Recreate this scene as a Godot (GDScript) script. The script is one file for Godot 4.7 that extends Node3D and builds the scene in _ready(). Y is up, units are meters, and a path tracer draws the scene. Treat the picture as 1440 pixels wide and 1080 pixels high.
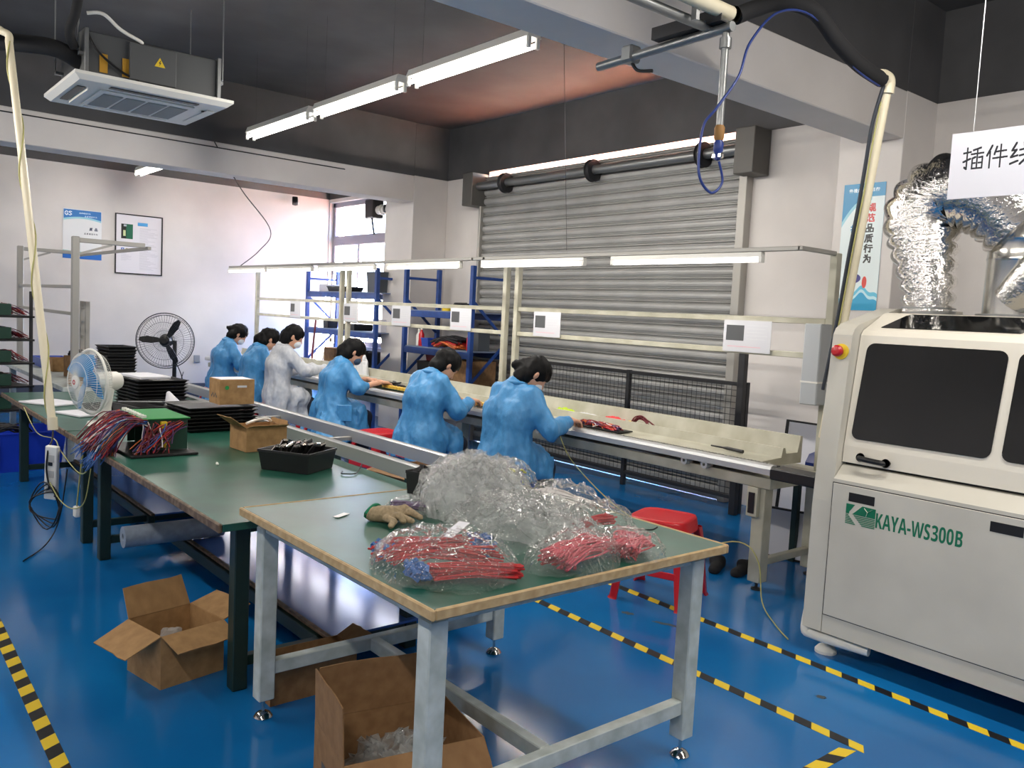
extends Node3D

# ---------------------------------------------------------------- mesh builder
class MB:
	var v := PackedVector3Array()
	var n := PackedVector3Array()
	var uv := PackedVector2Array()
	var idx := PackedInt32Array()
	var x := Transform3D()

	func at(o: Vector3, b := Basis()) -> MB:
		x = Transform3D(b, o)
		return self

	func vert(p: Vector3, nn: Vector3, u := Vector2.ZERO) -> int:
		v.append(x * p)
		n.append((x.basis * nn).normalized())
		uv.append(u)
		return v.size() - 1

	# convex polygon, points counter-clockwise seen from outside
	func face(pts: Array, uvs := []) -> void:
		var nn := Vector3.ZERO
		for k in pts.size():
			var a: Vector3 = pts[k]
			var b: Vector3 = pts[(k + 1) % pts.size()]
			nn += a.cross(b)
		nn = nn.normalized()
		var s := v.size()
		for k in pts.size():
			vert(pts[k], nn, uvs[k] if uvs else Vector2.ZERO)
		for k in range(1, pts.size() - 1):
			idx.append_array([s, s + k + 1, s + k])

	func box(c: Vector3, s: Vector3, bev := 0.0) -> MB:
		var h := s * 0.5
		var b := minf(bev, minf(h.x, minf(h.y, h.z)) * 0.98)
		for ax in 3:
			var a1 := (ax + 1) % 3
			var a2 := (ax + 2) % 3
			for sg in [-1.0, 1.0]:
				var pts := []
				for q in [[-1, -1], [1, -1], [1, 1], [-1, 1]]:
					var p := Vector3.ZERO
					p[ax] = h[ax] * sg
					p[a1] = (h[a1] - b) * q[0]
					p[a2] = (h[a2] - b) * q[1]
					pts.append(c + p)
				if sg < 0:
					pts.reverse()
				face(pts, [Vector2(0, 1), Vector2(1, 1), Vector2(1, 0), Vector2(0, 0)])
		if b > 0.0:
			for ax in 3:
				var a1 := (ax + 1) % 3
				var a2 := (ax + 2) % 3
				for s1 in [-1.0, 1.0]:
					for s2 in [-1.0, 1.0]:
						var pts := []
						for q in [[-1, 0], [1, 0], [1, 1], [-1, 1]]:
							var p := Vector3.ZERO
							p[ax] = (h[ax] - b) * q[0]
							p[a1] = (h[a1] if q[1] == 0 else h[a1] - b) * s1
							p[a2] = (h[a2] - b if q[1] == 0 else h[a2]) * s2
							pts.append(c + p)
						if s1 * s2 < 0:
							pts.reverse()
						face(pts)
			for s1 in [-1.0, 1.0]:
				for s2 in [-1.0, 1.0]:
					for s3 in [-1.0, 1.0]:
						var pts := [c + Vector3(h.x * s1, (h.y - b) * s2, (h.z - b) * s3), c + Vector3((h.x - b) * s1, h.y * s2, (h.z - b) * s3), c + Vector3((h.x - b) * s1, (h.y - b) * s2, h.z * s3)]
						if s1 * s2 * s3 < 0:
							pts.reverse()
						face(pts)
		return self

	func span(lo: Vector3, hi: Vector3, bev := 0.0) -> MB:
		return box((lo + hi) * 0.5, (hi - lo).abs(), bev)

	# rectangular bar from p to q, w across (horizontal), h the other way
	func bar(p: Vector3, q: Vector3, w: float, h: float, bev := 0.0, up := Vector3.UP) -> MB:
		var keep := x
		var d := (q - p).normalized()
		if absf(d.dot(up)) > 0.99:
			up = Vector3.RIGHT
		var side := d.cross(up).normalized()
		var u2 := side.cross(d)
		x = keep * Transform3D(Basis(side, u2, -d), (p + q) * 0.5)
		box(Vector3.ZERO, Vector3(w, h, p.distance_to(q)), bev)
		x = keep
		return self

	func tube(pts: Array, r, sides := 8, caps := true) -> MB:
		var m := pts.size()
		var t0: Vector3 = (pts[1] - pts[0]).normalized()
		var u := t0.cross(Vector3.UP if absf(t0.y) < 0.9 else Vector3.RIGHT).normalized()
		var s := v.size()
		var last := t0
		for k in m:
			var t: Vector3 = (pts[mini(k + 1, m - 1)] - pts[maxi(k - 1, 0)]).normalized()
			var ax := last.cross(t)
			if ax.length() > 1e-6:
				u = u.rotated(ax.normalized(), last.angle_to(t))
			last = t
			u = (u - t * u.dot(t)).normalized()
			var w := t.cross(u)
			var rr: float = r[k] if r is Array else r
			for j in sides:
				var a := TAU * j / sides
				var d := u * cos(a) + w * sin(a)
				vert(pts[k] + d * rr, d, Vector2(float(j) / sides, float(k) / m))
		for k in m - 1:
			for j in sides:
				var a := s + k * sides + j
				var b := s + k * sides + (j + 1) % sides
				idx.append_array([a, a + sides, b, b, a + sides, b + sides])
		if caps:
			for e in 2:
				var k := 0 if e == 0 else m - 1
				var dir: Vector3 = (pts[0] - pts[1]).normalized() if e == 0 else (pts[m - 1] - pts[m - 2]).normalized()
				var c := vert(pts[k], dir)
				var f := v.size()
				for j in sides:
					v.append(v[s + k * sides + j])
					n.append((x.basis * dir).normalized())
					uv.append(Vector2.ZERO)
				for j in sides:
					if e == 0:
						idx.append_array([c, f + j, f + (j + 1) % sides])
					else:
						idx.append_array([c, f + (j + 1) % sides, f + j])
		return self

	func rod(p: Vector3, q: Vector3, r: float, sides := 8) -> MB:
		return tube([p, q], r, sides)

	# profile of Vector2(radius, y) from bottom to top on the outside, turned about local Y
	func lathe(pr: Array, seg := 24, sharp := 35.0) -> MB:
		for k in pr.size() - 1:
			var p: Vector2 = pr[k]
			var q: Vector2 = pr[k + 1]
			var d := (q - p)
			if d.length() < 1e-6:
				continue
			var nn := Vector2(d.y, -d.x).normalized()
			var n0 := nn
			var n1 := nn
			if k > 0:
				var e: Vector2 = p - pr[k - 1]
				var en := Vector2(e.y, -e.x).normalized()
				if rad_to_deg(absf(en.angle_to(nn))) < sharp:
					n0 = (nn + en).normalized()
			if k < pr.size() - 2:
				var e: Vector2 = pr[k + 2] - q
				var en := Vector2(e.y, -e.x).normalized()
				if rad_to_deg(absf(en.angle_to(nn))) < sharp:
					n1 = (nn + en).normalized()
			var s := v.size()
			for j in seg + 1:
				var a := TAU * j / seg
				var c := cos(a)
				var sn := sin(a)
				vert(Vector3(p.x * c, p.y, p.x * sn), Vector3(n0.x * c, n0.y, n0.x * sn), Vector2(float(j) / seg, 0))
				vert(Vector3(q.x * c, q.y, q.x * sn), Vector3(n1.x * c, n1.y, n1.x * sn), Vector2(float(j) / seg, 1))
			for j in seg:
				var a := s + j * 2
				idx.append_array([a, a + 2, a + 1, a + 1, a + 2, a + 3])
		return self

	# polygon in local xy pushed from z0 to z1
	func prism(poly: PackedVector2Array, z0: float, z1: float) -> MB:
		var area := 0.0
		for k in poly.size():
			area += poly[k].cross(poly[(k + 1) % poly.size()])
		if area < 0:
			poly.reverse()
		var tr := Geometry2D.triangulate_polygon(poly)
		for e in 2:
			var z := z1 if e == 0 else z0
			var nn := Vector3(0, 0, 1 if e == 0 else -1)
			var s := v.size()
			for p in poly:
				vert(Vector3(p.x, p.y, z), nn, p)
			for k in range(0, tr.size(), 3):
				var a := tr[k]
				var b := tr[k + 1]
				var c := tr[k + 2]
				var ccw := (poly[b] - poly[a]).cross(poly[c] - poly[a]) > 0
				if ccw == (e == 0):
					idx.append_array([s + a, s + c, s + b])
				else:
					idx.append_array([s + a, s + b, s + c])
		for k in poly.size():
			var p := poly[k]
			var q := poly[(k + 1) % poly.size()]
			face([Vector3(p.x, p.y, z0), Vector3(q.x, q.y, z0), Vector3(q.x, q.y, z1), Vector3(p.x, p.y, z1)])
		return self

	# rows of points, smooth normals
	func sheet(rows: Array, flip := false) -> MB:
		var h := rows.size()
		var w: int = rows[0].size()
		var s := v.size()
		for j in h:
			for k in w:
				var du: Vector3 = rows[j][mini(k + 1, w - 1)] - rows[j][maxi(k - 1, 0)]
				var dv: Vector3 = rows[mini(j + 1, h - 1)][k] - rows[maxi(j - 1, 0)][k]
				var nn := du.cross(dv).normalized()
				if flip:
					nn = -nn
				vert(rows[j][k], nn, Vector2(float(k) / (w - 1), float(j) / (h - 1)))
		for j in h - 1:
			for k in w - 1:
				var a := s + j * w + k
				if flip:
					idx.append_array([a, a + 1, a + w, a + 1, a + w + 1, a + w])
				else:
					idx.append_array([a, a + w, a + 1, a + 1, a + w, a + w + 1])
		return self

	func ball(c: Vector3, r: Vector3, seg := 16, rings := 10) -> MB:
		var s := v.size()
		for j in rings + 1:
			var p := PI * j / rings
			for k in seg + 1:
				var a := TAU * k / seg
				var d := Vector3(sin(p) * cos(a), cos(p), sin(p) * sin(a))
				vert(c + d * r, d / r)
		for j in rings:
			for k in seg:
				var a := s + j * (seg + 1) + k
				idx.append_array([a, a + 1, a + seg + 1, a + 1, a + seg + 2, a + seg + 1])
		return self

	func mesh() -> ArrayMesh:
		var arr := []
		arr.resize(Mesh.ARRAY_MAX)
		arr[Mesh.ARRAY_VERTEX] = v
		arr[Mesh.ARRAY_NORMAL] = n
		arr[Mesh.ARRAY_TEX_UV] = uv
		arr[Mesh.ARRAY_INDEX] = idx
		var m := ArrayMesh.new()
		m.add_surface_from_arrays(Mesh.PRIMITIVE_TRIANGLES, arr)
		return m


# ---------------------------------------------------------------- nodes
var taken := {}

func numbered(called: String) -> String:
	if not taken.has(called):
		taken[called] = 0
		return called
	taken[called] += 1
	return "%s_%03d" % [called, taken[called]]

func thing(called: String, label: String, category: String, where := Vector3.ZERO, turn := 0.0, group := "") -> Node3D:
	var o := Node3D.new()
	o.name = numbered(called)
	add_child(o)
	o.position = where
	o.rotation.y = turn
	tag(o, label, category, group)
	return o

func tag(o: Node, label: String, category: String, group := "") -> void:
	o.set_meta("label", label)
	o.set_meta("category", category)
	if group:
		o.set_meta("group", group)

func part(parent: Node, called: String, mb, m: Material, where := Transform3D()) -> MeshInstance3D:
	var o := MeshInstance3D.new()
	o.name = called
	o.mesh = mb.mesh() if mb is MB else mb
	o.material_override = m
	o.transform = where
	parent.add_child(o, true)
	return o

func single(called: String, mb, m: Material, label: String, category: String, group := "", where := Vector3.ZERO, turn := 0.0) -> MeshInstance3D:
	var o := part(self, numbered(called), mb, m)
	o.position = where
	o.rotation.y = turn
	tag(o, label, category, group)
	return o

func struct(called: String, mb: MB, m: Material, label := "") -> MeshInstance3D:
	var o := part(self, called, mb, m)
	o.set_meta("kind", "structure")
	if label:
		o.set_meta("label", label)
	return o

func copy(o: Node3D, where: Vector3, turn: float, label: String) -> Node3D:
	var base := String(o.name)
	var c: Node3D = o.duplicate()
	c.name = numbered(base)
	add_child(c)
	c.position = where
	c.rotation.y = turn
	c.set_meta("label", label)
	return c

# ---------------------------------------------------------------- materials
var mats := {}

func noise_tex(sd: int, freq: float, lo: Color, hi: Color, size := 512, octaves := 4, kind := FastNoiseLite.TYPE_SIMPLEX_SMOOTH, mid := 0.5) -> NoiseTexture2D:
	var fn := FastNoiseLite.new()
	fn.seed = sd
	fn.noise_type = kind
	fn.frequency = freq
	fn.fractal_octaves = octaves
	var t := NoiseTexture2D.new()
	t.width = size
	t.height = size
	t.seamless = true
	t.noise = fn
	var g := Gradient.new()
	g.set_color(0, lo)
	g.set_color(1, hi)
	g.set_offset(0, clampf(mid - 0.35, 0, 1))
	g.set_offset(1, clampf(mid + 0.35, 0, 1))
	t.color_ramp = g
	return t

func mat(key: String, c: Color, rough := 0.6, metal := 0.0) -> StandardMaterial3D:
	if mats.has(key):
		return mats[key]
	var m := StandardMaterial3D.new()
	m.albedo_color = c
	m.roughness = rough
	m.metallic = metal
	mats[key] = m
	return m

func rgb(r: int, g: int, b: int) -> Color:
	return Color8(r, g, b)

func tri(m: StandardMaterial3D, t: Texture2D, scale: float, world := true) -> StandardMaterial3D:
	m.albedo_texture = t
	m.uv1_triplanar = true
	m.uv1_world_triplanar = world
	m.uv1_scale = Vector3.ONE * scale
	return m

func V(a: float, b: float, c: float) -> Vector3:
	return Vector3(a, b, c)

func M() -> MB:
	return MB.new()

# smooth curve through points
func curve(pts: Array, steps := 8) -> Array:
	var out := []
	for k in pts.size() - 1:
		var p0: Vector3 = pts[maxi(k - 1, 0)]
		var p1: Vector3 = pts[k]
		var p2: Vector3 = pts[k + 1]
		var p3: Vector3 = pts[mini(k + 2, pts.size() - 1)]
		for s in steps:
			out.append(p1.cubic_interpolate(p2, p0, p3, float(s) / steps))
	out.append(pts[-1])
	return out

func _ready() -> void:
	# ------------------------------------------------------------ camera, sky, sun, exposure
	var cam := Camera3D.new()
	cam.name = "camera"
	cam.fov = rad_to_deg(2.0 * atan(540.0 / 1180.0))
	cam.position = V(0, 1.5, 0)
	cam.rotation_order = EULER_ORDER_YXZ
	cam.rotation_degrees = V(-4.67, 50.3, 2.86)
	cam.near = 0.05
	add_child(cam)
	cam.current = true

	var env := Environment.new()
	env.background_mode = Environment.BG_SKY
	var sky := Sky.new()
	var psm := ProceduralSkyMaterial.new()
	psm.sky_top_color = rgb(120, 160, 225)
	psm.sky_horizon_color = rgb(225, 232, 245)
	psm.ground_horizon_color = rgb(200, 195, 190)
	psm.ground_bottom_color = rgb(150, 140, 130)
	psm.sky_energy_multiplier = 4.0
	psm.ground_energy_multiplier = 3.0
	sky.sky_material = psm
	env.sky = sky
	env.tonemap_mode = Environment.TONE_MAPPER_LINEAR
	env.tonemap_exposure = 1.0
	env.sdfgi_enabled = true
	env.ssao_enabled = true
	env.ssil_enabled = true
	var we := WorldEnvironment.new()
	we.name = "world"
	we.environment = env
	add_child(we)

	var sun := DirectionalLight3D.new()
	sun.name = "sun"
	sun.light_color = Color(1.0, 0.93, 0.84)
	sun.light_energy = 2000.0
	sun.light_angular_distance = 0.5
	sun.shadow_enabled = true
	add_child(sun)
	sun.look_at_from_position(V(7.5, 12, -2.6), V(0, 0, 0), Vector3.UP)

	make_materials()
	shell()
	lamps()
	big_things()
	line_two()
	machine_group()
	table_things()
	people()
	small_things()

func make_materials() -> void:
	tri(mat("wall", rgb(226, 221, 217), 0.75), noise_tex(1, 0.006, Color(0.94, 0.94, 0.94), Color(1, 1, 1), 512, 5), 0.25)
	tri(mat("grey_paint", rgb(80, 80, 82), 0.7), noise_tex(2, 0.008, Color(0.85, 0.85, 0.85), Color(1, 1, 1), 512, 5), 0.3)
	tri(mat("dado", rgb(88, 96, 116), 0.6), noise_tex(2, 0.008, Color(0.85, 0.85, 0.85), Color(1, 1, 1), 256, 4), 0.5)
	var fl := tri(mat("floor", rgb(20, 112, 178), 0.16), noise_tex(3, 0.004, Color(0.78, 0.84, 0.88), Color(1, 1, 1), 1024, 6), 0.16)
	fl.roughness_texture = noise_tex(4, 0.01, Color(0.75, 0.75, 0.75), Color(1, 1, 1), 512, 5)
	tri(mat("shutter", rgb(174, 174, 172), 0.4, 0.15), noise_tex(6, 0.01, Color(0.92, 0.92, 0.92), Color(1, 1, 1), 512, 4), 0.6)
	mat("galv", rgb(150, 152, 152), 0.38, 0.8)
	mat("dark_steel", rgb(58, 58, 60), 0.45, 0.5)
	mat("alu", rgb(196, 198, 198), 0.35, 0.6)
	mat("alu_dull", rgb(168, 166, 160), 0.45, 0.4)
	tri(mat("cream_paint", rgb(186, 184, 168), 0.45), noise_tex(8, 0.02, Color(0.88, 0.87, 0.84), Color(1, 1, 1), 256, 4), 0.8)
	mat("white_plastic", rgb(232, 230, 222), 0.4)
	mat("pvc", rgb(226, 216, 188), 0.35)
	mat("black_plastic", rgb(22, 22, 24), 0.4)
	mat("black_foam", rgb(26, 26, 28), 0.85)
	mat("frame_window", rgb(150, 148, 160), 0.45, 0.3)
	tri(mat("blue_steel", rgb(32, 74, 150), 0.42), noise_tex(9, 0.03, Color(0.85, 0.85, 0.85), Color(1, 1, 1), 256, 3), 1.0)
	tri(mat("table_green", rgb(38, 96, 80), 0.3), noise_tex(10, 0.012, Color(0.8, 0.83, 0.82), Color(1, 1, 1), 512, 5), 0.5)
	mat("green_leg", rgb(20, 44, 40), 0.45)
	tri(mat("wood_edge", rgb(198, 172, 130), 0.6), noise_tex(11, 0.05, Color(0.88, 0.85, 0.8), Color(1, 1, 1), 256, 4), 1.5)
	tri(mat("worn_edge", rgb(128, 108, 88), 0.6), noise_tex(11, 0.05, Color(0.6, 0.55, 0.5), Color(1, 1, 1), 256, 4), 1.5)
	tri(mat("leg_white", rgb(200, 208, 206), 0.4), noise_tex(12, 0.03, Color(0.85, 0.86, 0.84), Color(1, 1, 1), 256, 5), 1.2)
	mat("chrome", rgb(215, 210, 205), 0.12, 1.0)
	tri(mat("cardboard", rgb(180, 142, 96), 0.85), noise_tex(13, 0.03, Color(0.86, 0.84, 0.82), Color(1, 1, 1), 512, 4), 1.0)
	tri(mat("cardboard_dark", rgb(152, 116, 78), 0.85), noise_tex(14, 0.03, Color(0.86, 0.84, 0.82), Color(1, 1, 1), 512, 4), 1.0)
	tri(mat("machine", rgb(208, 204, 192), 0.42), noise_tex(15, 0.006, Color(0.93, 0.93, 0.93), Color(1, 1, 1), 512, 4), 0.5)
	mat("machine_light", rgb(224, 218, 204), 0.42)
	mat("red_plastic", rgb(190, 24, 34), 0.3)
	mat("paper", rgb(218, 218, 224), 0.7)
	mat("yellow", rgb(226, 194, 40), 0.5)
	mat("tape_black", rgb(26, 26, 28), 0.4)
	var tube := mat("tube_glow", rgb(255, 255, 255), 0.4)
	tube.emission_enabled = true
	tube.emission = Color(1.0, 0.975, 0.94)
	tube.emission_energy_multiplier = 5.0
	var pane := mat("pane", Color(0.9, 0.95, 1.0, 0.12), 0.02)
	pane.transparency = BaseMaterial3D.TRANSPARENCY_ALPHA
	tri(mat("road", rgb(74, 76, 80), 0.8), noise_tex(16, 0.01, Color(0.7, 0.7, 0.7), Color(1, 1, 1), 512, 4), 0.2)
	tri(mat("paving", rgb(232, 150, 118), 0.8), noise_tex(16, 0.01, Color(0.7, 0.7, 0.7), Color(1, 1, 1), 512, 4), 0.2)

const XL := -11.8
const XR := 4.5
const ZB := -6.02
const ZF := 3.5
const HC := 3.73
const HP := 3.11

func shell() -> void:
	struct("floor", M().span(V(XL - 0.2, -0.12, ZB - 0.24), V(XR + 0.2, 0, ZF + 0.2)), mats.floor, "glossy blue epoxy floor")
	struct("ceiling", M().span(V(XL - 0.2, HC, ZB - 0.24), V(XR + 0.2, HC + 0.15, ZF + 0.2)), mats.grey_paint, "dark grey painted ceiling")
	# left wall, grey above the paint line
	var wl := struct("wall_left", M().span(V(XL - 0.2, 0, ZB - 0.24), V(XL, HP, ZF)), mats.wall)
	part(wl, "painted_band", M().span(V(XL - 0.2, HP, ZB - 0.24), V(XL, HC, ZF)), mats.grey_paint)
	struct("baseboard_left", M().span(V(XL, 0, ZB), V(XL + 0.012, 0.34, ZF), 0.004), mats.dado)
	# back wall with a window and the shutter opening
	var wb := M()
	wb.span(V(XL, 0, ZB - 0.24), V(-11.78, HP, ZB))
	wb.span(V(-11.78, 0, ZB - 0.24), V(-10.12, 0.95, ZB))
	wb.span(V(-11.78, 3.06, ZB - 0.24), V(-10.12, HP, ZB))
	wb.span(V(-10.12, 0, ZB - 0.24), V(-7.85, HP, ZB))
	wb.span(V(-4.3, 0, ZB - 0.24), V(XR, HP, ZB))
	var wbo := struct("wall_back", wb, mats.wall)
	var ub := M()
	ub.span(V(XL, HP, ZB - 0.24), V(-7.85, HC, ZB))
	ub.span(V(-7.85, 3.14, ZB - 0.24), V(-4.3, HC, ZB))
	ub.span(V(-4.3, HP, ZB - 0.24), V(XR, HC, ZB))
	part(wbo, "painted_band", ub, mats.grey_paint)
	struct("wall_right", M().span(V(XR, 0, ZB - 0.24), V(XR + 0.2, HC, ZF)), mats.wall)
	struct("wall_front", M().span(V(XL - 0.2, 0, ZF), V(XR + 0.2, HC, ZF + 0.2)), mats.wall)
	# columns and beams
	var k := 0
	for b in [[-8.98, -8.68, -9.32, -5.53], [-3.07, -2.775, -3.23, -5.574], [2.85, 3.14, 2.7, -5.574]]:
		k += 1
		var c := struct("trim_%d" % k, M().span(V(b[2], 0, ZB), V(b[1], HP, b[3]), 0.004), mats.wall, "white square column against the back wall")
		part(c, "painted_band", M().span(V(b[2], HP, ZB), V(b[1], HC, b[3])), mats.grey_paint)
		k += 1
		var t := struct("trim_%d" % k, M().span(V(b[0], 2.8, b[3]), V(b[1], HP - 0.005, ZF), 0.006), mats.wall, "white concrete beam under the ceiling")
		part(t, "painted_band", M().span(V(b[0] + 0.004, HP - 0.005, b[3]), V(b[1] - 0.004, HC, ZF)), mats.grey_paint)
	# window: frame, transom, mullion, panes
	var w := Node3D.new()
	w.name = "window_1"
	w.set_meta("kind", "structure")
	add_child(w)
	var zf := ZB - 0.1
	var fr := M()
	for xx in [-11.75, -10.15]:
		fr.bar(V(xx, 0.95, zf), V(xx, 3.06, zf), 0.07, 0.07, 0.004)
	for yy in [0.985, 3.025]:
		fr.bar(V(-11.78, yy, zf), V(-10.12, yy, zf), 0.07, 0.07, 0.004)
	part(w, "window_frame", fr, mats.frame_window)
	part(w, "transom", M().span(V(-11.72, 2.42, zf - 0.04), V(-10.18, 2.56, zf + 0.04), 0.004), mats.frame_window)
	part(w, "mullion", M().span(V(-11.03, 1.02, zf - 0.025), V(-10.98, 2.42, zf + 0.025), 0.004), mats.frame_window)
	for p in [[-11.715, -10.185, 2.56, 2.99], [-11.715, -11.03, 1.02, 2.42], [-10.98, -10.185, 1.02, 2.42]]:
		part(w, "pane", M().span(V(p[0], p[2], zf - 0.003), V(p[1], p[3], zf + 0.003)), mats.pane)
	# the street outside
	struct("trim_20", M().span(V(-8.4, -0.12, -16), V(-1.0, -0.01, ZB - 0.24)), mats.paving, "sunlit red paving outside the shutter")
	struct("trim_21", M().span(V(-40, -0.3, -60), V(30, -0.125, ZB - 0.24)), mats.road, "grey yard outside")

func tube_fixture(called: String, at: Vector3, label: String, group: String, lit := true) -> void:
	var L := 1.24
	var t := thing(called, label, "lamp", at, 0, group)
	var b := M()
	b.prism(PackedVector2Array([V2(-0.03, 0.05), V2(0.03, 0.05), V2(0.05, 0.0), V2(-0.05, 0.0)]), -L / 2, L / 2)
	part(t, "housing", b, mats.white_plastic, Transform3D(Basis(Vector3.UP, PI / 2)))
	for s in [-1, 1]:
		for q in [-1, 1]:
			part(t, "lamp_holder", M().box(V(q * (L / 2 - 0.01), -0.03, s * 0.032), V(0.02, 0.06, 0.024), 0.003), mats.white_plastic)
		part(t, "light_tube", M().rod(V(-L / 2 + 0.02, -0.035, s * 0.032), V(L / 2 - 0.02, -0.035, s * 0.032), 0.014, 10), mats.tube_glow)
	for s in [-1, 1]:
		part(t, "hanging_wire", M().rod(V(s * 0.5, 0.05, 0), V(s * 0.5, HC - at.y, 0), 0.0012, 4), mats.dark_steel)
	if lit:
		# one light per tube, each turned out to its own side of the housing
		for q in [-1, 1]:
			var l := AreaLight3D.new()
			l.name = "tube_light"
			l.area_size = Vector2(L - 0.06, 0.05)
			l.light_color = Color(1.0, 0.975, 0.94)
			l.light_energy = 2.1
			l.area_range = 40.0
			l.area_attenuation = 2.0
			l.shadow_enabled = true
			l.position = V(0, -0.045, q * 0.052)
			l.rotation_degrees = V(-90 - 52 * q, 0, 0)
			t.add_child(l, true)

func V2(a: float, b: float) -> Vector2:
	return Vector2(a, b)

func lamps() -> void:
	var y := 3.03
	tube_fixture("ceiling_lamp", V(-6.97, y, -3.06), "far twin-tube ceiling lamp of the row of three", "hanging tube lamps")
	tube_fixture("ceiling_lamp", V(-5.63, y, -3.06), "middle twin-tube ceiling lamp of the row of three", "hanging tube lamps")
	tube_fixture("ceiling_lamp", V(-4.26, y, -3.06), "nearest twin-tube ceiling lamp of the row, beside the white beam", "hanging tube lamps")
	tube_fixture("ceiling_lamp", V(-10.45, y, -3.06), "tube lamp half hidden by the white beam before the left wall", "hanging tube lamps")
	# the rows go on beside and behind the camera
	for q in [V(-10.45, y, 0.6), V(-6.97, y, 0.6), V(-5.63, y, 0.6), V(-4.26, y, 0.6), V(-1.6, y, 0.6), V(-0.2, y, 0.6), V(1.2, y, 0.6), V(-1.1, y, -3.06), V(0.3, y, -3.06), V(1.7, y, -3.06)]:
		tube_fixture("ceiling_lamp", q, "tube lamp beyond the edge of the view", "tube lamps out of view")

func big_things() -> void:
	roller_shutter()
	cassette_ac()
	near_table()
	long_tables()
	first_line()
	blue_shelf(V(-10.05, 0, -5.55), 1.9, [1.69, 1.19, 0.72], "blue steel shelf rack in front of the window")
	blue_shelf(V(-7.78, 0, -5.55), 1.3, [1.5, 1.08, 0.55], "blue steel shelf rack at the left end of the shutter")
	standing_fan()

func roller_shutter() -> void:
	var t := thing("roller_shutter", "grey steel roller shutter with horizontal slats closing the wide opening", "shutter", V(-6.075, 0, ZB + 0.03))
	var pr := PackedVector2Array()
	var back := PackedVector2Array()
	for q in [[0.0, 0.0], [0.010, 0.004], [0.017, 0.014], [0.020, 0.03], [0.019, 0.046], [0.014, 0.058], [0.002, 0.063], [-0.018, 0.066], [-0.018, 0.073], [0.004, 0.077], [0.008, 0.081], [0.004, 0.085], [-0.018, 0.088], [-0.018, 0.095], [0.0, 0.099], [0.0, 0.106]]:
		pr.append(V2(q[0], q[1]))
		back.append(V2(q[0] - 0.004, q[1]))
	back.reverse()
	pr.append_array(back)
	var slat := M().prism(pr, -1.8, 1.8).mesh()
	var turn := Basis(V(0, 0, 1), V(0, 1, 0), V(-1, 0, 0))
	for k in 29:
		part(t, "slat", slat, mats.shutter, Transform3D(turn, V(0, 0.058 + k * 0.104, 0)))
	part(t, "bottom_bar", M().span(V(-1.8, 0.004, -0.02), V(1.8, 0.06, 0.02), 0.004), mats.galv)
	for s in [-1, 1]:
		var g := M()
		g.span(V(s * 1.775 - 0.02, 0.0, -0.03), V(s * 1.775 + 0.06 * s, 2.76, 0.06), 0.004)
		part(t, "guide_rail", g, mats.alu_dull)
		part(t, "end_bracket", M().span(V(s * 1.79, 2.74, -0.03), V(s * 1.98, 3.11, 0.2), 0.006), mat("bracket_grey", rgb(104, 102, 98), 0.55, 0.3))
	part(t, "shaft", M().rod(V(-1.8, 2.96, 0.1), V(1.8, 2.96, 0.1), 0.045, 16), mats.galv)
	for xx in [-1.3, 0.06, 1.4]:
		part(t, "pulley_wheel", M().at(V(xx, 2.955, 0.1), Basis(Vector3.BACK, PI / 2)).lathe([V2(0.045, -0.03), V2(0.1, -0.03), V2(0.11, -0.02), V2(0.095, -0.01), V2(0.095, 0.01), V2(0.11, 0.02), V2(0.1, 0.03), V2(0.045, 0.03)], 24), mats.dark_steel)
	# wire mesh guard panel before the shutter
	var g2 := thing("mesh_guard", "dark wire mesh panel standing before the lower shutter", "guard panel", V(-5.3, 0, -5.7))
	for xx in [-1.3, 0.1, 1.36]:
		part(g2, "upright", M().span(V(xx - 0.02, 0, -0.02), V(xx + 0.02, 1.06, 0.02), 0.003), mats.dark_steel)
	for yy in [0.12, 1.04]:
		part(g2, "cross_rail", M().span(V(-1.3, yy - 0.015, -0.015), V(1.36, yy + 0.015, 0.015), 0.003), mats.dark_steel)
	var wm := M()
	for k in 53:
		wm.rod(V(-1.28 + k * 0.05, 0.12, 0.0), V(-1.28 + k * 0.05, 1.04, 0.0), 0.0025, 4)
	for k in 19:
		wm.rod(V(-1.3, 0.14 + k * 0.05, 0.004), V(1.36, 0.14 + k * 0.05, 0.004), 0.0025, 4)
	part(g2, "wire_mesh", wm, mats.dark_steel).set_meta("kind", "stuff")
	var ps := M()
	ps.span(V(-0.03, 0, -0.025), V(0.03, 1.3, 0.025), 0.004)
	single("black_post", ps, mats.dark_steel, "black square post beside the right shutter rail", "post", "", V(-3.93, 0, -5.62))

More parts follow.
